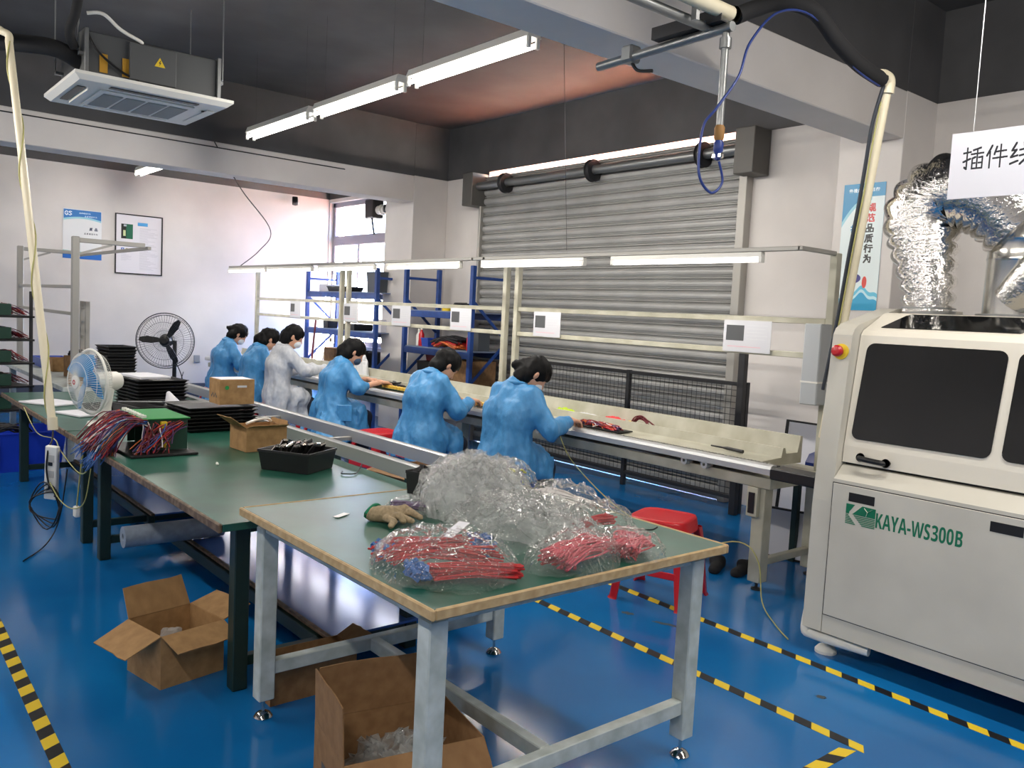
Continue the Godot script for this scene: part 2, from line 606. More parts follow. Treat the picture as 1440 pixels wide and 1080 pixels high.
func cassette_ac() -> void:
	var t := thing("cassette_air_conditioner", "white ceiling cassette air conditioner hanging from the dark ceiling", "air conditioner", V(-6.5, 2.87, -1.79))
	var W := 0.475
	var b := M()
	# flat panel with sloping rim
	var o := [V(-W, 0.03, W * 1.08), V(W, 0.03, W * 1.08), V(W, 0.03, -W * 1.08), V(-W, 0.03, -W * 1.08)]
	var q := []
	for p in o:
		q.append(V(p.x * 0.93, 0.0, p.z * 0.93))
	for k in 4:
		b.face([q[k], q[(k + 1) % 4], o[(k + 1) % 4], o[k]])
		var up0: Vector3 = o[k] + V(0, 0.02, 0)
		var up1: Vector3 = o[(k + 1) % 4] + V(0, 0.02, 0)
		b.face([o[k], o[(k + 1) % 4], up1, up0])
	b.face([q[3], q[2], q[1], q[0]])
	b.face([o[0] + V(0, 0.02, 0), o[1] + V(0, 0.02, 0), o[2] + V(0, 0.02, 0), o[3] + V(0, 0.02, 0)])
	var panel := part(t, "panel", b, mats.white_plastic)
	part(panel, "intake_grille", M().span(V(-0.3, -0.012, -0.31), V(0.27, -0.0005, 0.31), 0.006), mats.white_plastic)
	mat("grille_grey", rgb(150, 150, 146), 0.7)
	for k in 4:
		var z0 := -0.285 + k * 0.145
		part(panel, "grille_panel", M().span(V(-0.25, -0.016, z0), V(0.2, -0.0125, z0 + 0.128), 0.002), mats.grille_grey)
	part(panel, "air_slot", M().span(V(0.335, -0.006, -0.3), V(0.39, -0.0005, 0.28), 0.002), mats.black_plastic)
	part(panel, "air_slot", M().span(V(-0.27, -0.006, 0.4), V(0.25, -0.0005, 0.452), 0.002), mats.black_plastic)
	part(panel, "louvre", M().bar(V(-0.27, -0.012, 0.39), V(0.25, -0.012, 0.39), 0.006, 0.022), mats.white_plastic)
	part(panel, "louvre", M().span(V(-0.4, -0.008, -0.3), V(-0.345, -0.0005, 0.28), 0.003), mats.white_plastic)
	part(panel, "louvre", M().span(V(-0.27, -0.008, -0.455), V(0.25, -0.0005, -0.4), 0.003), mats.white_plastic)
	part(panel, "sensor", M().ball(V(0.2, -0.004, -0.39), V(0.012, 0.006, 0.012), 10, 6), mats.alu)
	part(t, "body", M().span(V(-0.39, 0.05, -0.42), V(0.385, 0.33, 0.42), 0.008), mat("ac_body", rgb(84, 86, 88), 0.55, 0.3))
	part(t, "control_box", M().span(V(0.386, 0.07, -0.13), V(0.42, 0.31, 0.17), 0.004), mats.ac_body)
	var stick := M()
	stick.prism(PackedVector2Array([V2(-0.035, -0.03), V2(0.035, -0.03), V2(0, 0.032)]), 0, 0.0012)
	var s := part(t, "warning_sticker", stick, mats.yellow, Transform3D(Basis(Vector3.UP, PI / 2), V(0.421, 0.215, -0.02)))
	part(s, "warning_mark", M().prism(PackedVector2Array([V2(0.003, 0.014), V2(-0.008, -0.006), V2(-0.001, -0.006), V2(-0.004, -0.024), V2(0.008, -0.001), V2(0.0, -0.001), V2(0.008, 0.014)]), 0.0012, 0.0018), mats.tape_black)
	for zz in [-0.43, 0.43]:
		part(t, "hanger_plate", M().span(V(0.25, 0.06, zz - 0.012), V(0.41, 0.34, zz + 0.012), 0.002), mats.galv)
	for xx in [-0.33, 0.36]:
		for zz in [-0.47, 0.47]:
			part(t, "hanger_rod", M().rod(V(xx, 0.2, zz), V(xx, HC - 2.87, zz), 0.005, 6), mats.galv)
			part(t, "hanger_foot", M().span(V(xx - 0.02, 0.17, minf(zz, zz * 0.88)), V(xx + 0.02, 0.19, maxf(zz, zz * 0.88))), mats.galv)
	for zz in [0.16, 0.3]:
		part(t, "yellow_strap", M().span(V(0.3862, 0.08, zz), V(0.392, 0.2, zz + 0.05), 0.001), mat("strap_yellow", rgb(186, 140, 40), 0.7))
	# insulated pipes, wires
	var inv := t.transform.affine_inverse()
	var hose := curve([V(-6.25, 3.02, -1.36), V(-6.2, 3.06, -1.2), V(-6.3, 3.07, -1.0), V(-6.6, 3.08, -0.6), V(-7.3, 3.1, 0.2)], 8)
	part(t, "insulated_pipe", M().tube(hose, 0.055, 12), mats.black_foam, inv)
	part(t, "riser_pipe", M().tube(curve([V(-6.15, 3.08, -1.3), V(-6.1, 3.16, -1.26), V(-6.02, 3.28, -1.28), V(-6.0, 3.5, -1.3), V(-6.0, HC, -1.3)], 6), 0.03, 10), mats.black_foam, inv)
	part(t, "drain_hose", M().tube(curve([V(-6.1, 3.3, -1.36), V(-6.07, 3.31, -1.45), V(-6.08, 3.24, -1.56), V(-6.09, 3.2, -1.68), V(-6.1, 3.19, -1.7)], 6), 0.012, 8), mats.white_plastic, inv)
	part(t, "power_cable", M().tube(curve([V(-6.11, 3.2, -1.36), V(-6.09, 3.08, -1.42), V(-6.09, 2.98, -1.56), V(-6.09, 2.94, -1.68)], 8), 0.008, 6), mats.black_plastic, inv)

func near_table() -> void:
	var t := thing("work_table", "green topped work table with white steel legs in the foreground", "table", V(-2.28, 0, -1.765))
	var hx := 0.62
	var hz := 0.605
	part(t, "tabletop", M().span(V(-hx + 0.012, 0.735, -hz + 0.012), V(hx - 0.012, 0.762, hz - 0.012), 0.001), mats.table_green)
	for s in [-1, 1]:
		part(t, "edge_strip", M().span(V(-hx, 0.733, s * hz - 0.012 * s), V(hx, 0.764, s * hz), 0.004), mats.wood_edge)
		part(t, "edge_strip", M().span(V(s * hx - 0.012 * s, 0.733, -hz + 0.012), V(s * hx, 0.764, hz - 0.012), 0.004), mats.wood_edge)
	for sx in [-1, 1]:
		for sz in [-1, 1]:
			var lx: float = sx * 0.525
			var lz: float = sz * 0.535
			var leg := part(t, "leg", M().span(V(lx - 0.03, 0.07, lz - 0.03), V(lx + 0.03, 0.705, lz + 0.03), 0.004), mats.leg_white)
			part(leg, "foot", M().at(V(lx, 0, lz)).lathe([V2(0, 0), V2(0.032, 0), V2(0.034, 0.004), V2(0.026, 0.016), V2(0.012, 0.024), V2(0.006, 0.026), V2(0.006, 0.075)], 20), mats.chrome)
		part(t, "end_bar", M().span(V(sx * 0.525 - 0.02, 0.16, -0.505), V(sx * 0.525 + 0.02, 0.21, 0.505), 0.003), mats.leg_white)
		part(t, "apron", M().span(V(sx * 0.525 - 0.02, 0.69, -0.505), V(sx * 0.525 + 0.02, 0.733, 0.505), 0.003), mats.leg_white)
		part(t, "apron", M().span(V(-0.505, 0.69, sx * 0.535 - 0.02), V(0.505, 0.733, sx * 0.535 + 0.02), 0.003), mats.leg_white)
	part(t, "middle_bar", M().span(V(-0.505, 0.16, 0.07), V(0.505, 0.21, 0.11), 0.003), mats.leg_white)

func long_tables() -> void:
	var glossy := mat("shelf_sheet", rgb(78, 112, 184), 0.13, 0.2)
	for a in [[-5.36, -2.92, -5.06, -3.08, "long green work table running behind the front table"], [-7.56, -5.38, -7.48, -5.46, "far green work table with the desk fan on it"]]:
		var xm: float = (a[0] + a[1]) / 2
		var t := thing("long_table", a[4], "table", V(xm, 0, -1.6), 0, "long green tables")
		var hx: float = (a[1] - a[0]) / 2
		part(t, "tabletop", M().span(V(-hx, 0.672, -0.5), V(hx, 0.7, 0.49), 0.002), mats.table_green)
		part(t, "edge_strip", M().span(V(-hx, 0.668, 0.4905), V(hx, 0.702, 0.505), 0.004), mats.worn_edge)
		for lx in [a[2] - xm, a[3] - xm]:
			for lz in [0.36, -0.42]:
				part(t, "leg", M().span(V(lx - 0.03, 0, lz - 0.03), V(lx + 0.03, 0.67, lz + 0.03), 0.004), mats.green_leg)
			part(t, "end_bar", M().span(V(lx - 0.02, 0.09, -0.39), V(lx + 0.02, 0.13, 0.33), 0.003), mats.green_leg)
			part(t, "apron", M().span(V(lx - 0.02, 0.62, -0.39), V(lx + 0.02, 0.67, 0.33), 0.003), mats.green_leg)
		part(t, "long_rail", M().span(V(a[2] - xm - 0.03, 0.07, -0.02), V(a[3] - xm + 0.06, 0.13, 0.02), 0.003), mats.green_leg)
		part(t, "lower_shelf", M().span(V(a[2] - xm - 0.02, 0.131, -0.52), V(a[3] - xm + 0.06, 0.142, -0.02), 0.001), glossy)
		part(t, "shelf_lip", M().span(V(a[2] - xm - 0.02, 0.131, -0.0195), V(a[3] - xm + 0.06, 0.146, 0.004), 0.003), mats.worn_edge)

# the conveyor rails behind the long tables with their lamp frame
func first_line() -> void:
	var r := thing("conveyor_frame", "twin aluminium conveyor rails running along the back of the long tables", "conveyor", V(-5.54, 0.7, 0))
	var b := M()
	b.prism(PackedVector2Array([V2(-0.022, 0), V2(0.022, 0), V2(0.022, 0.066), V2(0.012, 0.072), V2(0.006, 0.066), V2(-0.006, 0.066), V2(-0.012, 0.072), V2(-0.022, 0.066)]), -2.34, 2.34)
	for zz in [-2.17, -2.47]:
		part(r, "rail", b, mats.alu, Transform3D(Basis(Vector3.UP, PI / 2), V(0, 0.002, zz)))
		for xx in [-2.1, -0.7, 0.9, 2.2]:
			part(r, "leg", M().span(V(xx - 0.02, -0.7, zz - 0.02), V(xx + 0.02, 0.002, zz + 0.02), 0.002), mats.green_leg)
	for xx in [-1.9, -0.9, 0.1, 1.1, 2.1]:
		part(r, "cross_tie", M().span(V(xx - 0.02, 0.01, -2.45), V(xx + 0.02, 0.03, -2.19)), mats.alu_dull)
	part(r, "lower_shelf", M().span(V(-2.2, -0.57, -2.6), V(2.3, -0.558, -2.13), 0.001), mats.shelf_sheet)
	# white bench at its far end
	var w := thing("white_bench", "white bench at the far end of the conveyor with boxes on it", "bench", V(-9.4, 0, -2.1))
	part(w, "bench_top", M().span(V(-1.5, 0.66, -0.5), V(1.5, 0.7, 0.5), 0.003), mats.leg_white)
	for xx in [-1.4, 1.4]:
		for zz in [-0.42, 0.42]:
			part(w, "leg", M().span(V(xx - 0.03, 0, zz - 0.03), V(xx + 0.03, 0.66, zz + 0.03), 0.003), mats.leg_white)
	# lamp frame
	var f := thing("lamp_frame", "grey aluminium lamp frame with two posts at the far left bench", "frame", V(0, 0, 0))
	for xx in [-10.8, -8.19]:
		var gp := M()
		gp.span(V(xx - 0.03, 0.7, -1.78), V(xx + 0.03, 2.0, -1.72), 0.006)
		part(f, "post", gp, mats.alu_dull)
		part(f, "arm", M().span(V(xx - 0.015, 1.95, -2.33), V(xx + 0.015, 1.99, -1.78), 0.004), mats.alu_dull)
		part(f, "arm_brace", M().bar(V(xx, 1.85, -1.78), V(xx, 1.95, -2.05), 0.012, 0.02), mats.alu_dull)
	for yy in [1.56, 1.32]:
		part(f, "cross_rail", M().span(V(-10.77, yy - 0.015, -1.765), V(-8.22, yy + 0.015, -1.735), 0.003), mats.alu_dull)
	part(f, "lamp_bar", M().span(V(-10.9, 1.93, -2.36), V(-8.1, 1.96, -2.33), 0.003), mats.alu_dull)
	var l := thing("ladder_frame", "small aluminium ladder frame behind the lamp frame post", "frame", V(-9.0, 0.7, -2.01))
	for xx in [-0.1, 0.1]:
		part(l, "upright", M().span(V(xx - 0.02, 0, -0.02), V(xx + 0.02, 0.73, 0.02), 0.003), mats.alu_dull)
	for k in 5:
		part(l, "rung", M().span(V(-0.08, 0.1 + k * 0.14, -0.012), V(0.08, 0.12 + k * 0.14, 0.012), 0.002), mats.alu_dull)

func blue_shelf(where: Vector3, w: float, levels: Array, label: String) -> void:
	var t := thing("shelf_rack", label, "shelf", where, 0, "blue shelf racks")
	var d := 0.23
	var h := w / 2
	for sx in [-1, 1]:
		for sz in [-1, 1]:
			part(t, "upright", M().span(V(sx * h - 0.025, 0, sz * d - 0.025), V(sx * h + 0.025, 2.0, sz * d + 0.025), 0.004), mats.blue_steel)
		part(t, "brace", M().bar(V(sx * h, 0.75, d - 0.02), V(sx * h, 1.15, -d + 0.02), 0.015, 0.03), mats.blue_steel)
		part(t, "brace", M().bar(V(sx * h, 1.25, -d + 0.02), V(sx * h, 1.62, d - 0.02), 0.015, 0.03), mats.blue_steel)
		part(t, "side_tie", M().span(V(sx * h - 0.01, 1.86, -d + 0.02), V(sx * h + 0.01, 1.89, d - 0.02)), mats.blue_steel)
	for y in levels:
		for sz in [-1, 1]:
			part(t, "shelf_beam", M().span(V(-h + 0.025, y - 0.07, sz * d - 0.02), V(h - 0.025, y, sz * d + 0.02), 0.004), mats.blue_steel)
		part(t, "shelf_board", M().span(V(-h + 0.025, y + 0.0005, -d), V(h - 0.025, y + 0.012, d), 0.002), mat("shelf_grey", rgb(120, 134, 160), 0.5))

func standing_fan() -> void:
	var t := thing("standing_fan", "large black standing fan with round wire cage before the white wall", "fan", V(-10.25, 0, -3.27), 0)
	part(t, "base", M().lathe([V2(0, 0), V2(0.24, 0), V2(0.24, 0.02), V2(0.2, 0.035), V2(0.03, 0.06), V2(0, 0.06)], 28), mats.black_plastic)
	part(t, "pole", M().tube([V(0, 0.05, 0), V(0, 1.0, 0)], 0.024, 12), mats.black_plastic)
	var head := Transform3D(Basis(Vector3.UP, deg_to_rad(62)), V(0.0, 1.0, 0.1))
	var hub := M()
	hub.at(Vector3.ZERO, Basis(Vector3.RIGHT, PI / 2)).lathe([V2(0, -0.12), V2(0.05, -0.12), V2(0.075, -0.08), V2(0.08, 0.0), V2(0.06, 0.03), V2(0.055, 0.1), V2(0.03, 0.12), V2(0, 0.12)], 20)
	part(t, "motor", hub, mats.black_plastic, head)
	part(t, "tilt_bracket", M().bar(V(0, 0.97, 0), V(0.0, 1.0, 0.1), 0.04, 0.05), mats.black_plastic)
	for k in 3:
		var bl := PackedVector2Array([V2(-0.02, 0.05), V2(-0.045, 0.14), V2(-0.05, 0.24), V2(-0.03, 0.29), V2(0.01, 0.285), V2(0.035, 0.2), V2(0.03, 0.1), V2(0.02, 0.05)])
		part(t, "blade", M().prism(bl, -0.004, 0.004), mats.black_plastic, head * Transform3D(Basis(Vector3.BACK, deg_to_rad(-35 + k * 120)) * Basis(Vector3.UP, 0.35), V(0, 0, 0.06)))
	var cage := M()
	var wire = mats.dark_steel
	for r in [[0.325, 0.05, 0.006], [0.3, 0.11, 0.003], [0.3, -0.02, 0.003], [0.22, 0.135, 0.002], [0.12, 0.14, 0.002]]:
		var ring := []
		for k in 41:
			ring.append(V(cos(TAU * k / 40) * r[0], sin(TAU * k / 40) * r[0], r[1]))
		cage.tube(ring, r[2], 5, false)
	for k in 60:
		var a := TAU * k / 60
		var c := V(cos(a), sin(a), 0)
		cage.tube([c * 0.05 + V(0, 0, 0.14), c * 0.2 + V(0, 0, 0.14), c * 0.3 + V(0, 0, 0.11), c * 0.325 + V(0, 0, 0.05), c * 0.3 + V(0, 0, -0.02), c * 0.08 + V(0, 0, -0.04)], 0.0012, 3, false)
	part(t, "wire_cage", cage, wire, head).set_meta("kind", "stuff")
	part(t, "power_cord", M().tube(curve([V(0.03, 0.9, 0.08), V(0.1, 0.6, -0.05), V(0.1, 0.3, -0.1), V(-0.1, 0.1, -0.25), V(-0.5, 0.05, -0.35), V(-1.1, 0.2, -0.4), V(-1.5, 0.5, -0.6)], 6), 0.006, 5), mats.black_plastic)

func lamp_light(parent: Node3D, at: Vector3, L: float, w: float, e: float) -> void:
	var l := AreaLight3D.new()
	l.name = "tube_light"
	l.area_size = Vector2(L, w)
	l.light_color = Color(1.0, 0.975, 0.94)
	l.light_energy = e
	l.area_range = 40.0
	l.area_attenuation = 2.0
	l.shadow_enabled = true
	l.position = at
	l.rotation_degrees = V(-90, 0, 0)
	parent.add_child(l, true)

func line_two() -> void:
	var t := thing("assembly_line", "long cream and aluminium assembly line bench where the workers sit", "workbench", V(0, 0, 0))
	var x0 := -11.4
	var x1 := -2.62
	part(t, "base_top", M().span(V(x0, 0.6, -4.75), V(x1, 0.66, -4.08), 0.004), mats.cream_paint)
	for xx in [-11.2, -8.5, -5.6, -2.7]:
		for zz in [-4.14, -4.69]:
			var leg := part(t, "leg", M().span(V(xx - 0.04, 0.05, zz - 0.04), V(xx + 0.04, 0.6, zz + 0.04), 0.004), mats.cream_paint)
			part(leg, "foot", M().at(V(xx, 0, zz)).lathe([V2(0, 0), V2(0.03, 0), V2(0.03, 0.01), V2(0.008, 0.016), V2(0.008, 0.055)], 12), mats.dark_steel)
		part(t, "low_bar", M().span(V(xx - 0.02, 0.14, -4.65), V(xx + 0.02, 0.18, -4.18), 0.003), mats.cream_paint)
	var tr := PackedVector2Array([V2(-4.14, 0.70), V2(-4.14, 0.735), V2(-4.36, 0.745), V2(-4.375, 0.80), V2(-4.395, 0.80), V2(-4.41, 0.765), V2(-4.53, 0.765), V2(-4.555, 0.862), V2(-4.575, 0.862), V2(-4.575, 0.70)])
	part(t, "tray", M().prism(tr, 2.74, 11.4), mats.cream_paint, Transform3D(Basis(V(0, 0, 1), V(0, 1, 0), V(-1, 0, 0)), Vector3.ZERO))
	var bm := PackedVector2Array([V2(-4.10, 0.69), V2(-4.10, 0.742), V2(-4.065, 0.745), V2(-4.045, 0.738), V2(-4.035, 0.722), V2(-4.035, 0.69)])
	part(t, "front_beam", M().prism(bm, 2.6, 11.4), mats.alu, Transform3D(Basis(V(0, 0, 1), V(0, 1, 0), V(-1, 0, 0)), Vector3.ZERO))
	part(t, "chain_slot", M().span(V(-11.4, 0.7, -4.135), V(-2.6, 0.738, -4.105), 0.001), mats.black_plastic)
	var ch := M()
	for k in 150:
		ch.box(V(-2.66 - k * 0.025, 0.74, -4.12), V(0.012, 0.008, 0.018))
	part(t, "chain", ch, mats.alu_dull).set_meta("kind", "stuff")
	for xx in [-3.05, -3.2, -4.55, -4.68, -6.1, -7.4, -9.2]:
		part(t, "support_ring", M().at(V(xx, 0.676, -4.07), Basis(Vector3.RIGHT, PI / 2)).lathe([V2(0.01, -0.03), V2(0.024, -0.03), V2(0.024, 0.03), V2(0.01, 0.03), V2(0.01, -0.03)], 14), mats.alu)
	for xx in [-3.9, -5.2, -6.6, -8.0, -9.4, -10.8]:
		part(t, "tray_support", M().span(V(xx - 0.02, 0.66, -4.5), V(xx + 0.02, 0.7, -4.2)), mats.alu_dull)
	part(t, "end_motor", M().span(V(-2.6, 0.67, -4.16), V(-2.12, 0.735, -4.03), 0.008), mats.black_plastic)
	var ob := part(t, "outlet_box", M().span(V(-2.76, 0.43, -4.1), V(-2.69, 0.6, -4.07), 0.003), mats.cream_paint)
	part(ob, "outlet", M().span(V(-2.745, 0.45, -4.07), V(-2.705, 0.57, -4.062), 0.002), mats.black_plastic)
	# frame
	for xx in [-11.15, -8.74, -8.58, -5.74, -5.58, -2.66]:
		part(t, "post", M().span(V(xx - 0.025, 0.66, -4.675), V(xx + 0.025, 1.96, -4.625), 0.004), mats.cream_paint)
		part(t, "arm", M().span(V(xx - 0.015, 1.946, -4.63), V(xx + 0.015, 1.97, -4.26), 0.003), mats.alu_dull)
	for seg in [[-11.12, -8.77], [-8.55, -5.77], [-5.55, -2.69]]:
		for yy in [1.555, 1.345]:
			part(t, "cross_rail", M().span(V(seg[0], yy - 0.018, -4.668), V(seg[1], yy + 0.018, -4.632), 0.003), mats.cream_paint)
	part(t, "lamp_bar", M().span(V(-11.2, 1.945, -4.3), V(-2.66, 1.97, -4.26), 0.003), mats.alu_dull)
	var sb := part(t, "switch_box", M().span(V(-2.74, 1.06, -4.62), V(-2.63, 1.54, -4.5), 0.006), mat("box_grey", rgb(176, 180, 182), 0.5))
	part(sb, "strap", M().span(V(-2.742, 1.19, -4.622), V(-2.628, 1.2, -4.498)), mats.white_plastic)
	# lamps under the bar
	var names := ["line lamp nearest the left wall", "second line lamp from the left wall", "line lamp before the window", "line lamp left of the middle posts", "line lamp over the seated worker at the shutter", "line lamp at the right end of the bench"]
	var cx := [-10.62, -9.36, -7.98, -6.53, -5.01, -3.52]
	for k in 6:
		var l := thing("bench_lamp", names[k], "lamp", V(cx[k], 1.9, -4.28), 0, "tube lamps over the assembly line")
		part(l, "housing", M().span(V(-0.61, 0.015, -0.02), V(0.61, 0.043, 0.02), 0.004), mats.white_plastic)
		part(l, "light_tube", M().rod(V(-0.6, 0, 0), V(0.6, 0, 0), 0.016, 10), mats.tube_glow)
		for s in [-1, 1]:
			part(l, "end_cap", M().span(V(s * 0.6 - 0.012, -0.018, -0.018), V(s * 0.6 + 0.012, 0.02, 0.018), 0.003), mats.white_plastic)
		lamp_light(l, V(0, -0.02, 0), 1.18, 0.03, 0.65)
	# instruction sheets
	var px := [-9.89, -8.46, -7.4, -6.36, -5.155, -3.22]
	var pw := [0.3, 0.34, 0.36, 0.33, 0.33, 0.36]
	var pn := ["printed sheet on the line frame nearest the left wall", "printed sheet on the line frame beside the double post", "printed sheet on the line frame over the masked worker", "printed sheet on the line frame before the blue shelf", "printed sheet on the line frame above the right worker", "large printed sheet on the line frame near the machine"]
	var pic := mat("print_dark", rgb(70, 72, 74), 0.6)
	var sheet_line := mat("print_grey", rgb(196, 198, 200), 0.7)
	for k in 6:
		var p := thing("instruction_sheet", pn[k], "paper", V(px[k], 1.44, -4.62), 0, "instruction sheets on the line frame")
		var h := 0.205
		var w: float = pw[k]
		part(p, "sheet", M().span(V(-w / 2, -h / 2, 0), V(w / 2, h / 2, 0.002)), mat("sheet_paper", rgb(188, 189, 194), 0.6))
		part(p, "printed_picture", M().span(V(-w * 0.44, -0.03, 0.002), V(-w * 0.06, 0.07, 0.0026)), pic)
		for q in 5:
			part(p, "printed_line", M().span(V(w * 0.0, 0.07 - q * 0.022, 0.002), V(w * (0.42 - 0.04 * (q % 3)), 0.073 - q * 0.022, 0.0025)), sheet_line)
		part(p, "printed_line", M().span(V(-w * 0.4, -0.07, 0.002), V(w * 0.3, -0.066, 0.0025)), mat("print_pink", rgb(214, 160, 170), 0.7))

const GLYPH := {
	"cha": [[5,25,38,22],[22,5,22,92,12,85],[5,62,38,50],[85,8,50,16],[42,32,98,30],[70,14,70,90],[62,45,48,50,48,92],[48,70,62,70],[78,48,95,46,95,92],[78,70,95,70],[48,92,95,92]],
	"jian": [[28,5,6,45],[20,30,20,95],[50,12,40,42],[45,32,92,30],[36,58,98,56],[68,5,68,95]],
	"xian": [[28,5,10,35,30,33],[30,33,6,62,36,56],[5,88,38,78],[45,35,92,28],[45,58,92,50],[62,6,70,60,95,92,97,78],[88,58,48,92],[80,8,90,18]],
	"gui": [[8,28,45,28],[4,52,48,52],[26,8,26,52,6,92],[28,55,45,80],[56,12,56,62],[56,12,90,12,90,62],[73,24,72,55,52,92],[78,60,78,88,96,88,96,76]],
	"fan": [[5,20,95,20],[32,8,32,32],[68,8,68,32],[12,42,20,50],[6,60,14,68],[8,94,22,74],[42,45,85,45,84,68,74,66],[42,45,42,90,92,90,92,78]],
	"pin": [[30,8,70,8,70,40,30,40,30,8],[8,55,42,55,42,92,8,92,8,55],[58,55,92,55,92,92,58,92,58,55]],
	"zhi": [[85,8,20,16],[20,16,18,60,6,94],[20,32,92,30],[56,18,55,46],[36,76,36,46,78,46,78,76],[57,54,55,74,32,94],[64,78,84,94]],
	"xing": [[30,5,8,30],[34,30,6,60],[22,48,22,95],[48,18,92,18],[42,42,98,42],[74,42,74,92,62,86]],
	"wei": [[22,10,32,22],[12,36,84,36,80,92,66,86],[48,6,44,45,10,94],[50,54,60,68]],
	"ti": [[5,25,38,22],[22,5,22,92,12,85],[5,62,38,50],[50,10,88,10,88,36,50,36,50,10],[50,23,88,23],[42,48,98,48],[70,48,70,90],[70,68,92,68],[54,60,44,94],[48,80,96,94]],
	"shang": [[50,8,50,92],[50,45,85,45],[8,92,94,92]],
}

func stroke(im: Image, g: String, x: float, y: float, s: float, w: float, c: Color) -> void:
	for st in GLYPH[g]:
		for k in range(0, st.size() - 2, 2):
			var a := V2(x + st[k] * s / 100.0, y + st[k + 1] * s / 100.0)
			var b := V2(x + st[k + 2] * s / 100.0, y + st[k + 3] * s / 100.0)
			var m := int(a.distance_to(b)) + 1
			for q in m + 1:
				var p := a.lerp(b, float(q) / m)
				im.fill_rect(Rect2i(int(p.x - w / 2), int(p.y - w / 2), int(maxf(w, 1)), int(maxf(w, 1))), c)

func print_mat(key: String, im: Image, rough := 0.5) -> StandardMaterial3D:
	var m := mat(key, Color.WHITE, rough)
	m.albedo_texture = ImageTexture.create_from_image(im)
	return m

# a thin sheet in the xy plane whose front (+z) carries the print
func printed_sheet(w: float, h: float, th := 0.002) -> MB:
	var b := M()
	b.face([V(-w / 2, -h / 2, th), V(w / 2, -h / 2, th), V(w / 2, h / 2, th), V(-w / 2, h / 2, th)], [V2(0, 1), V2(1, 1), V2(1, 0), V2(0, 0)])
	b.face([V(w / 2, -h / 2, 0), V(-w / 2, -h / 2, 0), V(-w / 2, h / 2, 0), V(w / 2, h / 2, 0)])
	for q in [[V(-w / 2, -h / 2, 0), V(w / 2, -h / 2, 0)], [V(w / 2, -h / 2, 0), V(w / 2, h / 2, 0)], [V(w / 2, h / 2, 0), V(-w / 2, h / 2, 0)], [V(-w / 2, h / 2, 0), V(-w / 2, -h / 2, 0)]]:
		b.face([q[0], q[1], q[1] + V(0, 0, th), q[0] + V(0, 0, th)])
	return b

func round_rect(x0: float, y0: float, x1: float, y1: float, r: float, skew := 0.0) -> PackedVector2Array:
	var p := PackedVector2Array()
	for c in [[x1 - r, y1 - r, 0], [x0 + r, y1 - r, 90], [x0 + r, y0 + r, 180], [x1 - r, y0 + r, 270]]:
		for k in 6:
			var a := deg_to_rad(c[2] + k * 18)
			p.append(V2(c[0] + r * cos(a) + skew * (c[1] + r * sin(a) - y0), c[1] + r * sin(a)))
	return p

